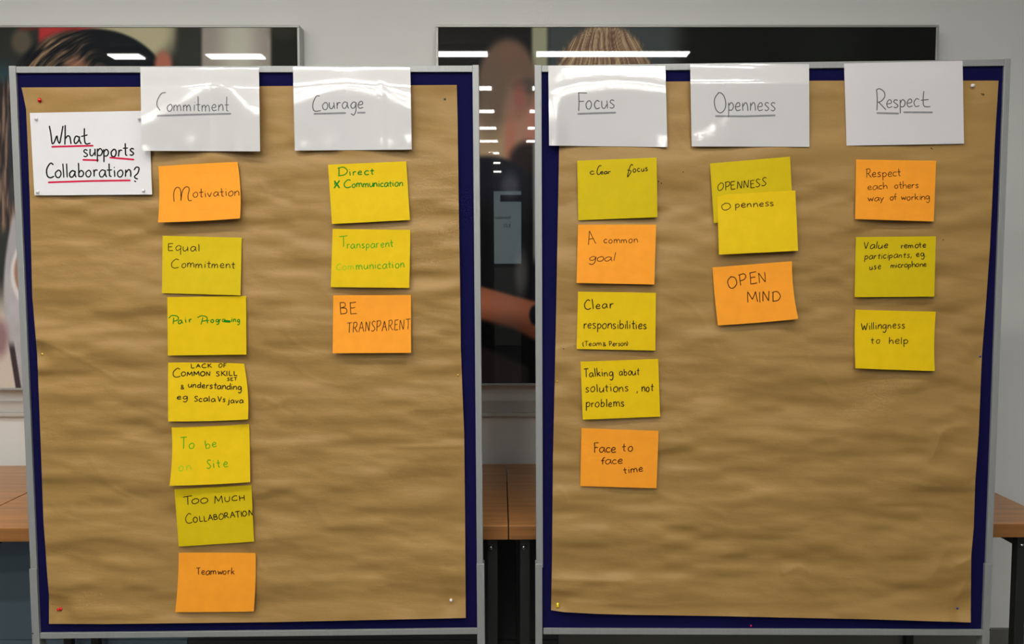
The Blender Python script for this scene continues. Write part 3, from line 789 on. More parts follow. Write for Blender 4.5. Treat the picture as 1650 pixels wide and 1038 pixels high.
# ---- single-line alphabet: x-height 1, capitals 0..1 (scaled by cap), strokes ';', leading '-' = straight segments
G = {
'a': (.85, "0.75,0.85 0.42,1 0.06,0.6 0.12,0.08 0.45,0.05 0.74,0.6 0.78,0.95;0.78,0.9 0.76,0.35 0.9,0"),
'b': (.75, "-0.08,A 0.08,0.02;0.08,0.55 0.4,0.98 0.72,0.6 0.55,0.08 0.08,0.05"),
'c': (.68, "0.68,0.85 0.38,1 0.05,0.55 0.25,0.03 0.7,0.12"),
'd': (.8, "0.7,0.8 0.4,0.95 0.05,0.5 0.25,0.02 0.7,0.4;-0.74,A 0.74,0"),
'e': (.72, "0.1,0.5 0.6,0.58 0.6,0.92 0.35,1 0.05,0.55 0.22,0.05 0.72,0.15"),
'f': (.6, "0.65,A 0.42,a 0.3,1.2 0.26,0;-0.02,0.95 0.6,0.98"),
'g': (.78, "0.7,0.85 0.4,1 0.05,0.6 0.2,0.15 0.55,0.25 0.72,0.9;0.72,0.9 0.7,-0.3 0.45,-0.8 0.1,-0.6"),
'h': (.78, "-0.08,A 0.08,0;0.08,0.5 0.42,0.98 0.68,0.7 0.72,0"),
'i': (.22, "-0.1,0.95 0.12,0;-0.1,1.35 0.14,1.43"),
'j': (.35, "0.25,0.95 0.24,-0.4 0.0,-0.75;-0.25,1.35 0.28,1.43"),
'k': (.72, "-0.08,A 0.08,0;-0.62,0.95 0.1,0.42;-0.22,0.52 0.7,0"),
'l': (.2, "-0.1,A 0.12,0"),
'm': (1.2, "-0.06,0.95 0.06,0;0.06,0.55 0.32,0.98 0.52,0.7 0.54,0;0.54,0.55 0.82,0.98 1.04,0.7 1.1,0"),
'n': (.76, "-0.06,0.95 0.06,0;0.06,0.5 0.4,0.98 0.64,0.7 0.7,0"),
'o': (.78, "0.4,1 0.06,0.62 0.14,0.08 0.5,0.0 0.74,0.5 0.6,0.95 0.34,1"),
'p': (.75, "-0.08,0.98 0.06,-0.75;0.08,0.6 0.42,1 0.72,0.6 0.5,0.1 0.08,0.1"),
'q': (.75, "0.68,0.85 0.38,1 0.05,0.55 0.25,0.03 0.68,0.45;-0.7,0.95 0.7,-0.75"),
'r': (.55, "-0.08,0.95 0.08,0;0.08,0.5 0.28,0.92 0.56,0.88"),
's': (.62, "0.58,0.88 0.3,1 0.08,0.76 0.35,0.5 0.58,0.25 0.32,0.0 0.02,0.1"),
't': (.6, "-0.3,H 0.28,0.1 0.5,0.02;-0.0,0.98 0.6,1.0"),
'u': (.78, "0.06,0.95 0.08,0.2 0.38,0.02 0.68,0.5;-0.7,0.95 0.76,0"),
'v': (.68, "-0.02,0.95 0.32,0 0.66,0.98"),
'w': (1.0, "-0.02,0.95 0.26,0 0.5,0.75 0.72,0 0.98,0.98"),
'x': (.68, "-0.05,0.95 0.62,0;-0.62,0.95 0.05,0"),
'y': (.72, "-0.04,0.95 0.36,0.1;0.68,0.95 0.36,0.05 0.12,-0.7"),
'z': (.68, "-0.05,0.92 0.62,0.95 0.05,0.02 0.65,0.02"),
'A': (.95, "-0.02,0 0.48,C 0.9,0;-0.2,c4 0.75,c4"),
'B': (.8, "-0.08,C 0.08,0;0.05,c97 0.55,c95 0.6,c65 0.1,c52;0.1,c52 0.7,c45 0.7,c08 0.05,0"),
'C': (.95, "0.9,c90 0.55,C 0.08,c60 0.12,c15 0.5,0 0.95,c10"),
'D': (1.0, "-0.12,c95 0.1,0;-0.1,0 0.02,c02;0.0,c93 0.6,C 0.98,c55 0.7,c10 0.05,0"),
'E': (.75, "-0.08,C 0.08,0;-0.05,c96 0.72,C;-0.08,c52 0.6,c55;-0.08,0 0.74,c02"),
'F': (.75, "-0.1,C 0.1,0;-0.04,c98 0.75,C;-0.1,c52 0.6,c54"),
'G': (.95, "0.85,c88 0.5,C 0.06,c55 0.3,c02 0.85,c12 0.88,c45;-0.5,c45 0.92,c45"),
'H': (.85, "-0.08,C 0.08,0;-0.78,C 0.78,0;-0.08,c5 0.78,c52"),
'I': (.2, "-0.1,C 0.1,0"),
'K': (.8, "-0.08,C 0.08,0;-0.7,C 0.1,c45;-0.2,c52 0.8,0"),
'L': (.7, "-0.08,C 0.08,c02 0.68,c02"),
'M': (1.15, "-0.04,0 0.12,C 0.55,c25 0.98,C 1.1,0"),
'm_': (1.2, "0.06,0 0.1,c85 0.3,C 0.48,c7 0.5,c1;0.5,c1 0.58,c80 0.8,C 0.98,c6 1.0,c1 1.2,c02"),
'N': (.9, "-0.06,0 0.12,C 0.72,0 0.82,C"),
'O': (1.0, "0.5,C 0.08,c65 0.14,c12 0.5,0 0.92,c35 0.85,c85 0.42,C"),
'P': (.78, "-0.12,C 0.1,0;0.0,c95 0.6,C 0.74,c72 0.5,c48 0.12,c42"),
'R': (.85, "-0.1,c98 0.08,0;0.0,c95 0.55,C 0.7,c75 0.45,c5 0.1,c45;-0.3,c48 0.85,0"),
'S': (.7, "0.68,c90 0.35,C 0.08,c78 0.35,c52 0.66,c25 0.35,0 0.0,c08"),
'T': (.85, "-0.0,c97 0.88,C;-0.44,C 0.42,0"),
'U': (.85, "0.06,C 0.08,c25 0.42,0 0.75,c25 0.8,C"),
'V': (.8, "-0.02,C 0.38,0 0.8,C"),
'W': (1.25, "-0.02,C 0.28,0 0.6,c70 0.85,0 1.22,C"),
'?': (.7, "0.05,c78 0.35,C 0.68,c80 0.45,c5 0.3,c28 0.5,c15;-0.36,c0 0.44,-0.08"),
',': (.25, "-0.16,0.2 0.05,-0.3"), '(': (.3, "0.28,c98 0.05,c5 0.26,-0.15"), ')': (.3, "0.02,c98 0.26,c5 0.04,-0.15"),
'&': (.8, "0.75,0.55 0.35,0.0 0.05,0.3 0.55,1.05 0.35,1.35 0.1,1.1 0.75,0"), '.': (.2, "-0.08,0.0 0.16,0.06"), ' ': (.55, ""),
}
def glyph_strokes(ch, cap, asc_t):
    wd, s = G[ch]; out = []
    if not s: return wd, out
    for st in s.split(';'):
        lin = st.startswith('-')
        # a leading '-' followed by a digit is the straight-segment flag
        body = st[1:] if lin else st
        pts = []
        for p in body.split():
            x, y = p.split(',')
            if y == 'A': y = cap
            elif y == 'a': y = cap * .9
            elif y == 'H': y = asc_t
            elif y == 'C': y = cap
            elif y[0] == 'c': y = cap * float('0.' + y[1:])
            pts.append((float(x), float(y)))
        out.append((lin, pts))
    return wd, out
def crom(P, n=5):
    P = [np.array(p, float) for p in P]
    if len(P) < 3: return P
    Q = [2 * P[0] - P[1]] + P + [2 * P[-1] - P[-2]]; out = []
    for i in range(1, len(Q) - 2):
        for k in range(n):
            t = k / n; a, b_, c, d = Q[i - 1], Q[i], Q[i + 1], Q[i + 2]
            out.append(.5 * ((2 * b_) + (c - a) * t + (2 * a - 5 * b_ + 4 * c - d) * t * t + (3 * b_ - a - 3 * c + d) * t ** 3))
    out.append(P[-1]); return out
def resample(P, step):
    P = np.array(P); d = np.r_[0, np.cumsum(np.hypot(*(P[1:] - P[:-1]).T))]
    if d[-1] < 1e-6: return P
    n = max(2, int(d[-1] / step) + 1); s = np.linspace(0, d[-1], n)
    return np.stack([np.interp(s, d, P[:, 0]), np.interp(s, d, P[:, 1])], 1)
class Pen:
    def __init__(self, sheet): self.s = sheet; self.V = []; self.Fc = []; self.M = []; self.mats = []
    def stroke(self, pts, wpx, colr, lin=False):
        if colr not in self.mats: self.mats.append(colr)
        mi = self.mats.index(colr)
        if not lin: pts = crom(pts)
        P = resample(pts, 1.2); wpx = wpx * (1.28 if colr == 'pencil2' else 1.14)
        if len(P) < 2: return
        T_ = np.gradient(P, axis=0); T_ /= np.maximum(np.hypot(T_[:, 0], T_[:, 1])[:, None], 1e-6)
        Nn = np.stack([-T_[:, 1], T_[:, 0]], 1)
        w_ = np.full(len(P), wpx / 2)
        w_[0] *= .7; w_[-1] *= .6
        A = P + Nn * w_[:, None]; C = P - Nn * w_[:, None]
        # square-ish ends
        A[0] -= T_[0] * wpx * .2; C[0] -= T_[0] * wpx * .2; A[-1] += T_[-1] * wpx * .2; C[-1] += T_[-1] * wpx * .2
        sh = self.s
        off = .00022 + .00001 * (len(self.V) % 7)
        for Q in (A, C):
            st = sh.inv(Q); st = np.clip(st, 0.002, .998)
            pass
        a = np.clip(sh.inv(A), .002, .998); c = np.clip(sh.inv(C), .002, .998)
        WA = sh.P(a[:, 0], a[:, 1], off); WC = sh.P(c[:, 0], c[:, 1], off)
        n0 = len(self.V)
        for p, q in zip(WA, WC): self.V += [p - sh.org, q - sh.org]
        for k in range(len(P) - 1):
            self.Fc.append((n0 + 2 * k, n0 + 2 * k + 1, n0 + 2 * k + 3, n0 + 2 * k + 2)); self.M.append(mi)
    def text(self, txt, x0, y0, x1, y1, xh, wpx, colr, cap=1.6, slant=0.0, gap=.26, wob=.075, asc_t=None):
        """baseline from (x0,y0) to (x1,y1)"""
        chars = []
        k = 0
        while k < len(txt):
            if txt[k] == 'm' and txt[k:k + 2] == 'm_': chars.append('m_'); k += 2
            else: chars.append(txt[k]); k += 1
        tot = sum(G[c][0] for c in chars) + gap * (len(chars) - 1)
        L = math.hypot(x1 - x0, y1 - y0); ex = np.array([(x1 - x0) / L, (y1 - y0) / L]); ey = np.array([ex[1], -ex[0]])
        kx = L / tot; X = 0
        rnd = random.Random(hash_(txt) + int(x0))
        for c in chars:
            wd, sts = glyph_strokes(c, cap, asc_t if asc_t else cap * .92)
            dy = rnd.uniform(-wob, wob) * xh; sc_ = 1 + rnd.uniform(-wob, wob); dx = rnd.uniform(-wob, wob) * .6; sl_ = slant + rnd.uniform(-wob, wob) * .9
            for lin, pts in sts:
                q = []
                for (x, y) in pts:
                    xx = (X + (x * sc_ + dx)) * kx + sl_ * y * xh; yy = y * xh * sc_ + dy
                    q.append(np.array([x0, y0]) + ex * xx + ey * yy)
                if lin:   # keep straight but let a little hand wobble in
                    q2 = []
                    for a_, b_ in zip(q[:-1], q[1:]):
                        m_ = (a_ + b_) / 2 + np.array([rnd.uniform(-.03, .03), rnd.uniform(-.03, .03)]) * xh
                        q2 += [a_, m_]
                    q2.append(q[-1]); q = q2
                self.stroke(q, wpx * rnd.uniform(.92, 1.1), colr, lin)
            X += wd + gap
    def finish(self, label=None, nm='handwriting'):
        if not self.V: return
        me = pydata(nm, self.V, self.Fc)
        me.polygons.foreach_set('material_index', self.M)
        o = newobj(nm, me, [INK[c] for c in self.mats], self.s.obj)
        if label: o['label'] = label
def hash_(t):
    h = 7
    for ch in t: h = (h * 31 + ord(ch)) % 100003
    return h

# ---- title sheet
s = Sheet('L', [(48, 182), (240, 178.5), (245, 313.5), (55.5, 315)], curl=.002, seed=3)
s.build('title_sheet', m_white, 'white paper sheet titled What supports Collaboration, words underlined in red', 'sheet', None, (30, 22))
p = Pen(s)
K = 'black'
p.stroke([(79.5, 203), (82, 216), (84, 231), (87.5, 229), (91.5, 219), (93, 226), (96, 231), (98, 222), (101.5, 203)], 2.1, K)
p.stroke([(105, 202), (105, 218), (104.5, 233)], 2.1, K, True); p.stroke([(105, 224), (109, 219), (112.5, 221), (114.5, 232)], 2.1, K)
p.stroke([(127, 221), (122.5, 219.5), (119.5, 226), (121.5, 231.5), (126.5, 227), (128, 220)], 2.1, K); p.stroke([(128, 220), (128, 226), (131, 232)], 2.1, K)
p.stroke([(136, 207), (136, 222), (138, 231.5), (145.5, 231)], 2.1, K); p.stroke([(131, 220), (141, 217.5)], 1.9, K, True)
p.finish('black marker handwriting'); p = Pen(s)
p.text('supports', 134, 252, 216, 251, 11.5, 2.0, K, 1.75, gap=.22)
p.finish('black marker handwriting'); p = Pen(s)
p.text('Collaboration', 74.5, 286, 211, 284.5, 11, 2.0, K, 2.1, gap=.2, asc_t=1.9)
p.stroke([(216, 274), (219.5, 269.5), (224, 271), (222, 279), (217, 284), (218, 287), (222, 288.5)], 2.0, K); p.stroke([(216.5, 291.5), (219, 293)], 2.0, K, True)
p.finish('black marker handwriting'); p = Pen(s)
p.stroke([(83.5, 236.6), (150, 234.8)], 2.6, 'red', True); p.stroke([(133.5, 257.6), (158.5, 258.4)], 2.6, 'red', True)
p.stroke([(177, 254), (216, 257.3)], 2.6, 'red', True); p.stroke([(78, 294), (144, 291.8), (210, 290.8)], 2.6, 'red', True)
p.finish('red marker underlines', 'underline')
title = s
for (px, py, lab) in ((58.5, 191, 'white push pin in the top left corner of the title sheet'), (61, 309, 'white push pin in the bottom left corner of the title sheet'),
                 (231, 307, 'white push pin in the bottom right corner of the title sheet'), (224, 191, 'white push pin in the top right corner of the title sheet, by the Commitment card')):
    st = s.inv([(px, py)]); d = float(s.h(st[:, 0], st[:, 1])[0])
    pin(BL, px, py, d + .0002, 'white', 'small', lab, (.35, -.35), 'pins holding the title sheet')

# ---- laminated heading cards
def card_h(arch, top=.0085, hi=11.5, lo=-4.0, wid=.21, seed=1, amp=.0004, extra=None):
    """slope above the arch = hi degrees (leaning back over the frame), below = lo degrees"""
    TT = np.linspace(0, 1, 121); SS = np.linspace(0, 1, 61)
    SG, TG = np.meshgrid(SS, TT)
    a = arch(SG)
    k = 1 - sm(a - wid, a + wid, TG)
    ang = np.radians(lo + (hi - lo) * k)
    if extra is not None: ang = ang + np.radians(extra(SG, TG))
    H_ = .215 * np.concatenate([np.zeros((1, 61)), np.cumsum(np.tan((ang[1:] + ang[:-1]) / 2), 0)], 0) / 120
    H_ = top + H_
    H_ = H_ + amp * vnoise(SG * 5, TG * 4, seed, 2) * np.clip(TG * 6, 0, 1)
    def hf(S, T):
        S = np.clip(S, 0, 1) * 60; T = np.clip(T, 0, 1) * 120
        i = np.minimum(S.astype(int), 59); j = np.minimum(T.astype(int), 119); fs = S - i; ft = T - j
        return (H_[j, i] * (1 - fs) + H_[j, i + 1] * fs) * (1 - ft) + (H_[j + 1, i] * (1 - fs) + H_[j + 1, i + 1] * fs) * ft
    return hf
def card(key, corners, hf, matc, label, dref=.015):
    s = Sheet(key, corners, hf=hf, dref=dref)
    S, T = np.meshgrid(np.linspace(0, 1, 40), np.linspace(0, 1, 40)); u, v = s.uv(S, T)
    need = hpaper(key, u, v) + .0012
    if label.endswith('left pinboard notes'): need = need + .0045
    lift = max(0.0, float((need - hf(S, T))[T > .2].max()))
    s.hf = lambda S, T: hf(S, T) + lift * sm(0, .25, T)
    s.build('laminated_card', matc, label, 'card', 'white heading cards taped over the pinboard tops', (90, 66), .0004)
    return s
def corners_bump(a):   # small patches near the bottom edge
    return lambda S, T: sum(q[3] * np.exp(-((S - q[0]) / q[2]) ** 2 - ((T - q[1]) / q[4]) ** 2) for q in a)
PC, PU = 'pencil', 'pencil2'
s = card('L', [(226, 108), (417.3, 109.5), (419, 244), (228.5, 243)], card_h(lambda S: np.where(S < .58, .62 - .50 * (S / .58) ** 1.1, .12 + .36 * sm(.58, .95, S)), seed=2,
         extra=corners_bump([(.42, .85, .06, 4.5, .08), (.8, .88, .04, 5, .12), (.04, .97, .05, 8, .04), (.22, .95, .05, 4, .05)])), m_card,
         'glossy white laminated card reading Commitment above the left pinboard notes')
p = Pen(s)
p.stroke([(267, 149), (260, 151), (254, 161), (253, 170), (258, 178)], 1.4, PC)
p.text('ommitment', 268.5, 179.8, 369, 178.8, 10.5, 1.25, PC, 2.1, gap=.2, asc_t=2.25)
p.stroke([(253.5, 186.6), (310, 184.9), (372, 183.4)], 2.3, PU, True); p.finish()
s = card('L', [(472, 108), (661, 108.5), (663.5, 241), (475, 242.7)], card_h(lambda S: .14 + .55 * np.abs(S - .45) ** 1.25 + .0 * S, seed=5,
         extra=corners_bump([(.30, .88, .06, 4.5, .10), (.78, .9, .07, 5, .08), (.97, .86, .05, 8, .06), (.08, .92, .05, 5, .05), (.75, .2, .03, -6, .05)])), m_card,
         'glossy white laminated card reading Courage, right half of the left pinboard')
p = Pen(s)
p.stroke([(515, 155), (510, 155), (505, 164), (504, 173), (507, 179), (517, 178.5)], 1.4, PC)
p.text('ourage', 519, 176, 585, 175, 11, 1.35, PC, 1.6, gap=.22)
p.stroke([(506, 183.5), (557, 182.2)], 2.3, PU, True); p.stroke([(576, 181.8), (588.5, 181.6)], 2.3, PU, True); p.finish()
s = card('R', [(883.5, 106), (1072, 106), (1075.5, 237), (884.8, 234.6)], card_h(lambda S: np.where(S < 0, .45 - .0 * S, .20 + .30 * np.abs(S - .58) ** 1.6), seed=8, wid=.16,
         extra=corners_bump([(.06, .5, .09, 6.5, .22), (.97, .93, .06, 9, .1), (.03, .97, .05, 6, .05)])), m_card,
         'glossy white laminated card reading Focus above the clear focus note')
p = Pen(s)
p.stroke([(932.5, 149), (933, 165), (932.5, 179)], 1.4, PC, True); p.stroke([(931.5, 149.5), (946, 150)], 1.4, PC, True); p.stroke([(932.5, 163.5), (941, 163.3)], 1.4, PC, True)
p.text('ocus', 944, 176, 990.5, 174.5, 13.3, 1.4, PC, 1.6, gap=.25, wob=.03)
p.stroke([(931, 183.6), (992, 181.6)], 2.4, PU, True); p.finish()
s = card('R', [(1112, 103), (1303.7, 103.2), (1304.3, 236.6), (1114.5, 236)], card_h(lambda S: .06 - .12 * S, hi=7, lo=-3.2, wid=.09, seed=11,
         extra=corners_bump([(.10, .86, .09, 5.5, .10), (.22, .74, .07, 5, .08), (.32, .62, .05, 4.5, .06)])), m_card,
         'glossy white laminated card reading Openness, middle of the right pinboard')
p = Pen(s)
p.stroke([(1158.5, 149), (1152.5, 157), (1151, 166), (1154, 177), (1160.5, 182), (1167, 177.5), (1169.5, 168), (1167, 156), (1162, 150), (1157, 149.5)], 1.4, PC)
p.text('penness', 1173, 179, 1249.5, 178.5, 13.5, 1.3, PC, 1.6, gap=.2, wob=.04)
p.stroke([(1153, 187.2), (1200, 187.6), (1249, 186)], 2.4, PU, True); p.finish()
s = card('R', [(1360, 102.3), (1551, 98), (1553.3, 231.6), (1364, 234.7)], card_h(lambda S: -.3 + 0 * S, hi=0, lo=-1.2 * 0 - 0.2, seed=14, amp=.0001), m_card_flat,
         'plain matt white card reading Respect, rightmost on the right pinboard', .011)
p = Pen(s)
p.stroke([(1412.5, 145), (1413.5, 160), (1413, 178)], 1.4, PC); p.stroke([(1412, 145), (1417, 143), (1424.5, 148), (1425.5, 156), (1420, 163), (1414, 165)], 1.4, PC); p.stroke([(1416, 165), (1421, 170), (1427.5, 177)], 1.4, PC)
p.text('espec', 1428.5, 174.5, 1481, 172, 13, 1.35, PC, 1.6, gap=.14, wob=.03)
p.stroke([(1488.5, 147), (1487.5, 160), (1489, 171), (1499, 172)], 1.4, PC); p.stroke([(1484, 161.5), (1496, 160.5)], 1.4, PC, True)
p.stroke([(1413, 182.3), (1448, 183)], 2.3, PU, True); p.stroke([(1456, 181), (1502.5, 181.2)], 2.3, PU, True); p.finish()

# ---- sticky notes
GRP = {m_yel: 'yellow sticky notes', m_yel2: 'yellow sticky notes', m_org: 'orange sticky notes'}
seed = [20]
def note(key, corners, m_, label, writing, curl=.007, side=0.0, hl=None, lift=0.0, bow=(0, 0, 0, 0)):
    seed[0] += 1
    s = Sheet(key, corners, curl=curl, side=side, seed=seed[0], lift=lift, bow=bow)
    s.build('sticky_note', m_, label, 'sticky note', GRP[m_])
    p = Pen(s); prev = None; px_ = 0
    for w_ in writing:
        yy = max(q[1] for q in w_[1]) if w_[0] == 'S' else w_[2]
        if prev is not None and abs(yy - prev) > 9 + (6 if w_[0] == 'S' else 0): p.finish(hl); p = Pen(s)
        xa_ = min(q[0] for q in w_[1]) if w_[0] == 'S' else w_[1]
        if prev is not None and xa_ - px_ > 6: p.finish(hl); p = Pen(s)
        prev = yy; px_ = max(q[0] for q in w_[1]) if w_[0] == 'S' else w_[3]
        if w_[0] == 'S': p.stroke(w_[1], w_[2], w_[3], len(w_) > 4)
        else: p.text(*w_[:-1], **w_[-1]) if isinstance(w_[-1], dict) else p.text(*w_)
    p.finish(hl)
    return s
Y, Y2, O = m_yel, m_yel2, m_org
BR_, DK, BK, GN, LG, FG = 'brown', 'dark', 'blk', 'green', 'lgreen', 'fgreen'
note('L', [(255, 268), (382.5, 261), (386.5, 352), (254.5, 358.5)], O, 'orange sticky note reading Motivation, under the Commitment card',
     [('S', [(280.5, 325), (280, 311), (284, 302.5), (290, 304), (291.5, 315), (291.5, 323.5)], 1.2, BR_), ('S', [(291.5, 323.5), (294, 308), (300, 301), (305, 304), (303, 315), (304, 323), (309, 323)], 1.2, BR_),
      ('otivation', 311, 318.5, 386, 315, 7.5, 1.15, BR_, dict(cap=1.9, gap=.2))], .010, .005, bow=(2, -.5, 2.8, 1))
note('L', [(262, 380), (389.5, 383), (387.5, 476), (261, 472.5)], Y2, 'yellow sticky note reading Equal Commitment, second below the Commitment card',
     [('Equal', 271, 404, 322, 405, 8, 1.2, DK, dict(cap=1.5)), ('C', 275, 431.5, 287, 431.5, 8.5, 1.2, DK, dict(cap=1.6)), ('ommitment', 292, 431, 379, 433, 7, 1.2, DK, dict(cap=1.6, gap=.22))], .004)
note('L', [(269.5, 479), (396.5, 477), (397, 571.5), (270.5, 573)], Y, 'yellow sticky note with Pair Programing written in green',
     [('S', [(272, 513), (277, 508.5), (286, 510), (287, 515), (280, 518)], 1.5, GN), ('S', [(280, 512), (279, 522)], 1.5, GN, 1), ('air', 287, 522, 309, 519, 5.5, 1.5, GN, dict(gap=.6)),
      ('S', [(318, 512), (325, 509), (333, 511), (333, 516), (326, 518)], 1.5, GN), ('S', [(327, 512), (324, 523)], 1.5, GN, 1), ('rog', 334, 521, 353, 519, 5, 1.5, GN, dict(gap=.3)), ('ra', 353, 519, 363, 518.5, 4.5, 1.4, GN, {}),
      ('S', [(361, 517.5), (371, 518.3)], 3.6, GN, 1), ('ing', 373, 519, 386, 519.5, 5, 1.6, GN, dict(gap=.35))], .006)
note('L', [(271, 584.5), (393, 586), (399.5, 676), (271, 679.3)], Y, 'yellow sticky note reading Lack of common skill set and understanding',
     [('LACK', 308, 593.2, 341, 592.5, 6.3, 1.35, BK, dict(cap=1.0)), ('OF', 352, 592, 365, 592, 6.5, 1.35, BK, dict(cap=1.0)),
      ('C', 278, 608.5, 290, 608, 8, 1.45, BK, dict(cap=1.7)), ('OMMON', 292, 606.5, 339, 605.5, 7, 1.45, BK, dict(cap=1.0, gap=.2)), ('SKILL', 348, 606, 383, 605.5, 7.5, 1.4, BK, dict(cap=1.0, gap=.22)),
      ('SET', 366, 613.5, 382, 613, 5, 1.2, BK, dict(cap=1.0)), ('&', 291, 627, 296.5, 627, 5, 1.3, BK, dict(cap=1.6)),
      ('understanding', 303, 624.5, 389, 628.5, 5.8, 1.4, BK, dict(cap=1.7, gap=.18)), ('eg', 285, 644, 302, 644, 5, 1.4, BK, {}), ('Scala', 313, 647, 347, 647.5, 5.3, 1.4, BK, dict(cap=1.6, gap=.2)),
      ('Vs', 351, 647, 363, 647.5, 5, 1.4, BK, dict(cap=1.6)), ('java', 367, 649, 392, 650, 5, 1.4, BK, dict(cap=1.6))], .008, .008, bow=(-.3, -.8, 3, 1))
note('L', [(276.5, 689), (401.5, 683.5), (403, 777), (273, 783)], Y, 'yellow sticky note reading To be on Site in green',
     [('To', 291, 723.5, 313, 723, 8.5, 1.5, LG, dict(cap=2.2)), ('be', 331, 723, 350, 720, 8, 1.4, LG, dict(cap=1.8, gap=.35)), ('on', 288, 760, 309, 758, 8, 1.4, FG, dict(gap=.4)), ('Site', 333, 755, 367, 753, 8, 1.35, LG, dict(cap=1.8, gap=.4))], .010, -.005, bow=(2.5, .6, .3, 1))
note('L', [(281, 788.5), (405, 782), (409.3, 873), (288, 881)], Y2, 'yellow sticky note reading Too Much Collaboration, above the Teamwork note',
     [('T', 296, 814, 311, 812, 9, 1.3, BK, dict(cap=1.6)), ('OO', 309, 812, 335, 810, 8, 1.3, BK, dict(cap=1.0, gap=.1)), ('M', 346, 811, 360, 810, 9, 1.3, BK, dict(cap=1.35)), ('UCH', 362, 809, 394, 806, 8, 1.3, BK, dict(cap=1.0)),
      ('C', 300, 844, 311, 843, 9, 1.3, BK, dict(cap=1.8)), ('OLLABORATION', 312, 842, 408, 830.5, 9, 1.3, BK, dict(cap=1.0, gap=.18))], .004)
note('L', [(288, 891), (412, 891.5), (408.8, 985.5), (282.3, 986.5)], O, 'orange sticky note reading Teamwork, lowest on the left pinboard',
     [('Teamwork', 317, 926.5, 378, 925.5, 6.2, 1.25, BR_, dict(cap=1.8, gap=.18))], .006, bow=(1.4, -.5, 1.2, .4))
note('L', [(528.5, 265.5), (654.5, 260), (660.5, 354.5), (535, 361)], Y, 'yellow sticky note reading Direct Communication in green, under the Courage card',
     [('D', 545, 283, 560, 282, 7.5, 1.6, GN, dict(cap=1.7)), ('irect', 563, 283, 603, 281, 6.5, 1.6, GN, dict(cap=1.6, gap=.3)), ('S', [(539, 292), (543, 297), (547, 303)], 2.2, GN, 1), ('S', [(547, 291), (538.5, 303)], 2.2, GN, 1), ('S', [(540, 291), (539.5, 298)], 1.6, GN, 1),
      ('C', 554, 303, 566, 302, 8, 1.5, GN, dict(cap=1.6)), ('ommunication', 567, 302, 649, 300, 6.2, 1.6, GN, dict(cap=1.6, gap=.18))], .006)
note('L', [(536, 369), (661.3, 370.5), (659.5, 464), (533, 462.8)], Y, 'yellow sticky note reading Transparent Communication in fading green',
     [('T', 547, 399, 559, 398, 8, 1.4, LG, dict(cap=2.1)), ('ransparent', 559, 401, 634, 398, 6.8, 1.35, LG, dict(cap=1.7, gap=.26)), ('Com', 542, 435, 571, 434, 6.5, 1.2, FG, dict(cap=1.5)),
      ('munication', 574, 434.5, 652, 431, 7.2, 1.3, LG, dict(cap=1.8, gap=.25))], .005, .003)
note('L', [(537, 476), (662.3, 475.5), (662.3, 568.7), (536, 569.3)], O, 'orange sticky note reading Be Transparent in capitals',
     [('BE', 548, 506.5, 575, 505.5, 19, 1.25, BR_, dict(cap=1.0, gap=.3, wob=.02)), ('TRANSPARENT', 559, 536, 661, 531, 16.5, 1.1, BR_, dict(cap=1.0, gap=.22, wob=.03, slant=.08))], .009)
note('R', [(930, 259), (1058, 254), (1059.3, 350), (932, 355)], Y2, 'yellow sticky note reading clear focus, under the Focus card',
     [('c', 950.5, 282, 958, 281, 5.5, 1.3, BK, {}), ('S', [(969, 267), (965, 268), (962, 276), (963.5, 281.5), (967, 280)], 1.3, BK), ('ear', 967, 280.5, 984, 280, 4.2, 1.3, BK, dict(gap=.1)),
      ('S', [(1020, 267), (1017.5, 265), (1014, 272), (1011, 285), (1013, 283), (1017, 276), (1011, 274)], 1.3, BK), ('ocus', 1020, 278, 1044, 275.5, 5.2, 1.3, BK, dict(gap=.35))], .003)
note('R', [(931.5, 362), (1057.3, 362), (1054.3, 458.5), (929, 456)], O, 'orange sticky note reading A common goal',
     [('A', 948, 395, 960, 393, 10, 1.1, BR_, dict(cap=2.1)), ('common', 973, 392, 1028, 391, 6.3, 1.1, BR_, dict(gap=.2)), ('goal', 948, 421, 991, 420.5, 7, 1.1, BR_, dict(cap=2.0, gap=.12, slant=.2))], .006)
note('R', [(931.5, 470), (1056.8, 472), (1056, 565), (929, 562.5)], Y, 'yellow sticky note reading Clear responsibilities, team and person',
     [('Clear', 942, 499, 988, 496.5, 7.5, 1.4, BK, dict(cap=2.0, gap=.26)), ('responsibilities', 940, 529.5, 1042, 530.5, 8, 1.35, BK, dict(cap=1.7, gap=.2)),
      ('(Team', 939, 558, 969, 557, 4.6, 1.1, BK, dict(cap=1.6, gap=.18)), ('&', 971.5, 558, 977, 558, 4.6, 1.1, BK, {}), ('Person)', 982, 558, 1012, 557, 4.6, 1.1, BK, dict(cap=1.6, gap=.18))], .005)
note('R', [(935.5, 583), (1060.5, 578.5), (1063.7, 671.5), (939, 676.5)], Y, 'yellow sticky note reading Talking about solutions, not problems',
     [('Talking', 941, 608, 988, 606, 7.2, 1.4, BK, dict(cap=1.9, gap=.2)), ('about', 998, 605, 1030, 604.5, 7, 1.3, BK, dict(cap=1.6, gap=.2)), ('solutions', 943, 632, 1013, 631, 7.8, 1.35, BK, dict(cap=1.6, gap=.25)),
      (',', 1026, 632, 1028, 632, 7, 1.3, BK, {}), ('not', 1034, 631, 1053, 630.5, 7.5, 1.3, BK, dict(cap=1.7)), ('problems', 944, 656, 1006, 655, 7.5, 1.35, BK, dict(cap=1.7, gap=.25))], .004)
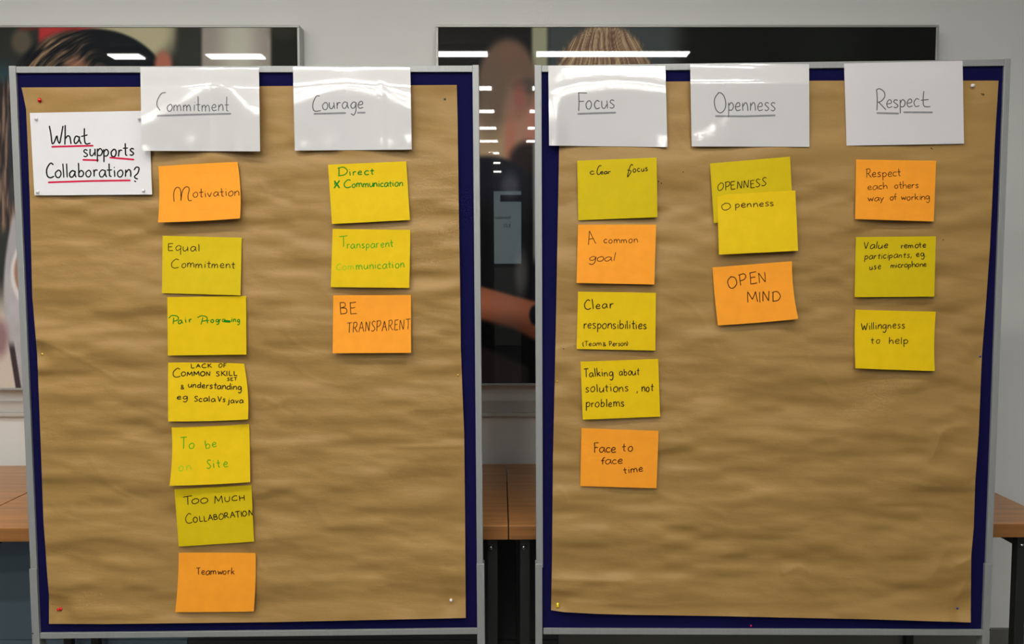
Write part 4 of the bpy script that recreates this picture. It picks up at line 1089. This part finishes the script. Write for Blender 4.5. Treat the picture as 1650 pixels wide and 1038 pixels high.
note('R', [(937, 690), (1061.3, 694.5), (1057.7, 787), (935, 783.5)], O, 'orange sticky note reading Face to face time',
     [('Face', 957, 730, 992, 729, 7.8, 1.3, BR_, dict(cap=2.0, gap=.15)), ('to', 1003, 728, 1020, 727, 7.5, 1.3, BR_, dict(cap=1.7, gap=.35)), ('face', 968, 748.5, 1003, 747, 7, 1.3, BR_, dict(cap=1.7, gap=.12)),
      ('time', 1005, 763.5, 1036, 759.5, 6.5, 1.3, BR_, dict(cap=1.7, gap=.2))], .004)
note('R', [(1144, 263.5), (1273, 252.5), (1278, 350), (1150.5, 359.5)], Y2, 'yellow sticky note reading Openness in capitals, half covered by another note',
     [('OPENNESS', 1156, 307.5, 1234, 300, 12.5, 1.2, DK, dict(cap=1.0, gap=.18, slant=.12))], .002)
SO = note('R', [(1155.5, 314), (1281.5, 307), (1286, 404), (1158.5, 410.5)], Y, 'yellow sticky note reading Openness in small letters, stuck over another note',
     [('O', 1163, 339, 1180, 337.5, 7, 1.2, DK, dict(cap=1.7)), ('penness', 1185, 335, 1247, 332, 6.2, 1.25, DK, dict(cap=1.6, gap=.22))], .005, lift=.007)
note('R', [(1148, 431), (1276, 421), (1286.3, 514), (1157, 524.5)], O, 'orange sticky note reading Open Mind in capitals',
     [('OPEN', 1174, 464, 1237, 455, 17.5, 1.3, BR_, dict(cap=1.0, gap=.25)), ('MIND', 1204, 487.5, 1259, 485, 16.5, 1.3, BR_, dict(cap=1.0, gap=.2))], .009, .004, bow=(-.8, 0, -2.6, .8))
note('R', [(1379.5, 257), (1508.5, 259), (1504.5, 357), (1378, 353)], O, 'orange sticky note reading Respect each others way of working',
     [('Respect', 1396, 286, 1452, 283.5, 7, 1.05, BR_, dict(cap=1.9, gap=.2)), ('each', 1398, 306.5, 1431, 304, 6.2, 1.05, BR_, dict(cap=1.9, gap=.14)), ('others', 1441, 304, 1480, 303, 5.8, 1.05, BR_, dict(cap=1.9, gap=.14)),
      ('way', 1398, 324.5, 1425, 323, 6, 1.05, BR_, dict(gap=.15)), ('of', 1434, 323, 1445, 322, 5.5, 1.05, BR_, dict(cap=1.9, gap=.15)), ('working', 1452, 322.5, 1498, 322, 5.8, 1.05, BR_, dict(cap=1.8, gap=.12))], .007)
note('R', [(1379, 382), (1508, 381), (1505.3, 478), (1377, 479)], Y2, 'yellow sticky note reading Value remote participants, use microphone',
     [('Value', 1392, 401.5, 1430, 400, 6.3, 1.2, BK, dict(cap=1.8, gap=.22, slant=.15)), ('remote', 1452, 400.5, 1492, 398.5, 5.4, 1.25, BK, dict(cap=1.7, gap=.18)),
      ('participants,', 1393, 418, 1469, 415, 5.6, 1.2, BK, dict(cap=1.6, gap=.22, slant=.15)), ('eg.', 1476, 413.5, 1492, 413, 5.2, 1.2, BK, dict(gap=.2)),
      ('use', 1401, 435, 1419, 433.5, 6, 1.2, BK, dict(gap=.35, slant=.15)), ('microphone', 1435, 432, 1493, 429.5, 5, 1.2, BK, dict(cap=1.8, gap=.16))], .004)
note('R', [(1378.5, 499), (1508, 502.3), (1506.3, 598), (1378.5, 593.5)], Y, 'yellow sticky note reading Willingness to help, lowest on the far right column',
     [('Willingness', 1388, 532, 1458, 529, 7, 1.25, DK, dict(cap=1.6, gap=.22, slant=.05)), ('to', 1403, 554, 1418, 553.5, 6.5, 1.2, DK, dict(cap=1.6, gap=.4)), ('help', 1432, 554, 1463, 554, 6.8, 1.25, DK, dict(cap=1.7, gap=.2))], .010, bow=(-1.4, .3, -1.8, .3))

# ---- small pen dots and pin holes on the brown paper
class PaperSheet:
    def __init__(s, key):
        s.key = key; s.B = BB[key]; s.obj, s.org = PAPEROBJ[key]
    def inv(s, Q):
        return np.array([s.B.uw(x, y, .006) for x, y in Q])
    def P(s, u, v, off): return s.B.w(u, v, hpaper(s.key, u, v) + off)
class MarkPen(Pen):
    def stroke(self, pts, wpx, colr):
        if colr not in self.mats: self.mats.append(colr)
        P_ = resample(np.array(pts, float), 1.0); T_ = np.gradient(P_, axis=0); T_ /= np.maximum(np.hypot(T_[:, 0], T_[:, 1])[:, None], 1e-6)
        Nn = np.stack([-T_[:, 1], T_[:, 0]], 1); a = self.s.inv(P_ + Nn * wpx / 2); c = self.s.inv(P_ - Nn * wpx / 2)
        A = self.s.P(a[:, 0], a[:, 1], .0006); C = self.s.P(c[:, 0], c[:, 1], .0006); n0 = len(self.V)
        for p_, q_ in zip(A, C): self.V += [p_ - self.s.org, q_ - self.s.org]
        for k in range(len(P_) - 1): self.Fc.append((n0 + 2 * k, n0 + 2 * k + 1, n0 + 2 * k + 3, n0 + 2 * k + 2)); self.M.append(0)
    def finish(self):
        me = pydata('pen_mark', self.V, self.Fc); newobj('pen_mark', me, INK['dark'], self.s.obj)
ps = PaperSheet('R'); mp_ = MarkPen(ps)
for a_, b_ in (((1581, 150.5), (1585, 154)), ((1584, 150.5), (1586, 153)), ((1060, 292), (1062, 293.5)), ((1065, 294.5), (1066, 296.5)), ((1500, 238), (1503, 240.5)), ((1099, 277.5), (1101, 278)), ((1518, 386), (1520, 387)), ((907, 562), (909, 562.5))):
    mp_.stroke([a_, b_], 1.2, 'dark')
mp_.finish()

# ------------------------------------------------------------------ things behind the camera, seen only as reflections
D_ = 10.4; yP = 2 * (PICY + .0) - D_
for (a_, c_, lab) in ((-1.3, -.275, 'tall black partition left of the gap, added behind the camera to clip reflections'), (.11, 1.25, 'tall black partition right of the gap, added behind the camera to clip reflections')):
    t = empty('blocker', ((a_ + c_) / 2, yP, 0)); hw = (c_ - a_) / 2
    box('panel_face', (-hw, -.02, .05), (hw, .02, 2.80), m_blocker, t, .004)  # added dark slab that cuts off the mirrored lamps and screen
    for sx in (-hw + .05, hw - .13): box('foot', (sx, -.2, 0), (sx + .08, .2, .049), m_leg, t, .004)
    tag(t, lab, 'blocker', 'black blockers added behind the camera')
ys_ = Y0 + .04
Ds = 2 * PICY - ys_
def refl(px, py):
    r = ray(px, py); t_ = Ds / r[1]; return r[0] * t_, CAMZ + r[2] * t_
xa, za = refl(841, 308); xb, zb_ = refl(776, 425)
t = empty('projection_screen', ((xa + xb) / 2, ys_, zb_))
hw = (xa - xb) / 2 + .06; xc = (xa + xb) / 2
box('screen_cloth', (-hw, -.01, 0), (hw, 0.0, za - zb_), m_screen, t)
box('casing', (-hw - .05, -.03, za - zb_ + .001), (hw + .05, .03, za - zb_ + .07), m_leg, t, .004)
box('weight_bar', (-hw, -.02, -.025), (hw, .008, -.001), m_leg, t, .004)
box('caption_bar', (refl(806, 320)[0] - xc, .0005, refl(806, 325)[1] - zb_), (hw - .002, .004, refl(806, 314)[1] - zb_), m_dark, t)
for txt, px, py in (('Introduction', 823, 353), ('E.O.', 823, 366)):
    fc = bpy.data.curves.new('lettering', 'FONT'); fc.body = txt; fc.size = .085; fc.extrude = .001
    o = bpy.data.objects.new('lettering', fc); col.objects.link(o)
    X_, Z_ = refl(px, py)
    o.rotation_euler = (math.pi / 2, 0, math.pi); o.location = (X_ - xc, .003, Z_ - zb_)
    bpy.context.view_layer.update()
    dg = bpy.context.evaluated_depsgraph_get(); me = bpy.data.meshes.new_from_object(o.evaluated_get(dg))
    o2 = newobj('lettering', me, m_dark, t); o2.rotation_euler = o.rotation_euler; o2.location = o.location
    bpy.data.objects.remove(o)
tag(t, 'pale projection screen at the far end of the room, mirrored in the picture', 'screen')
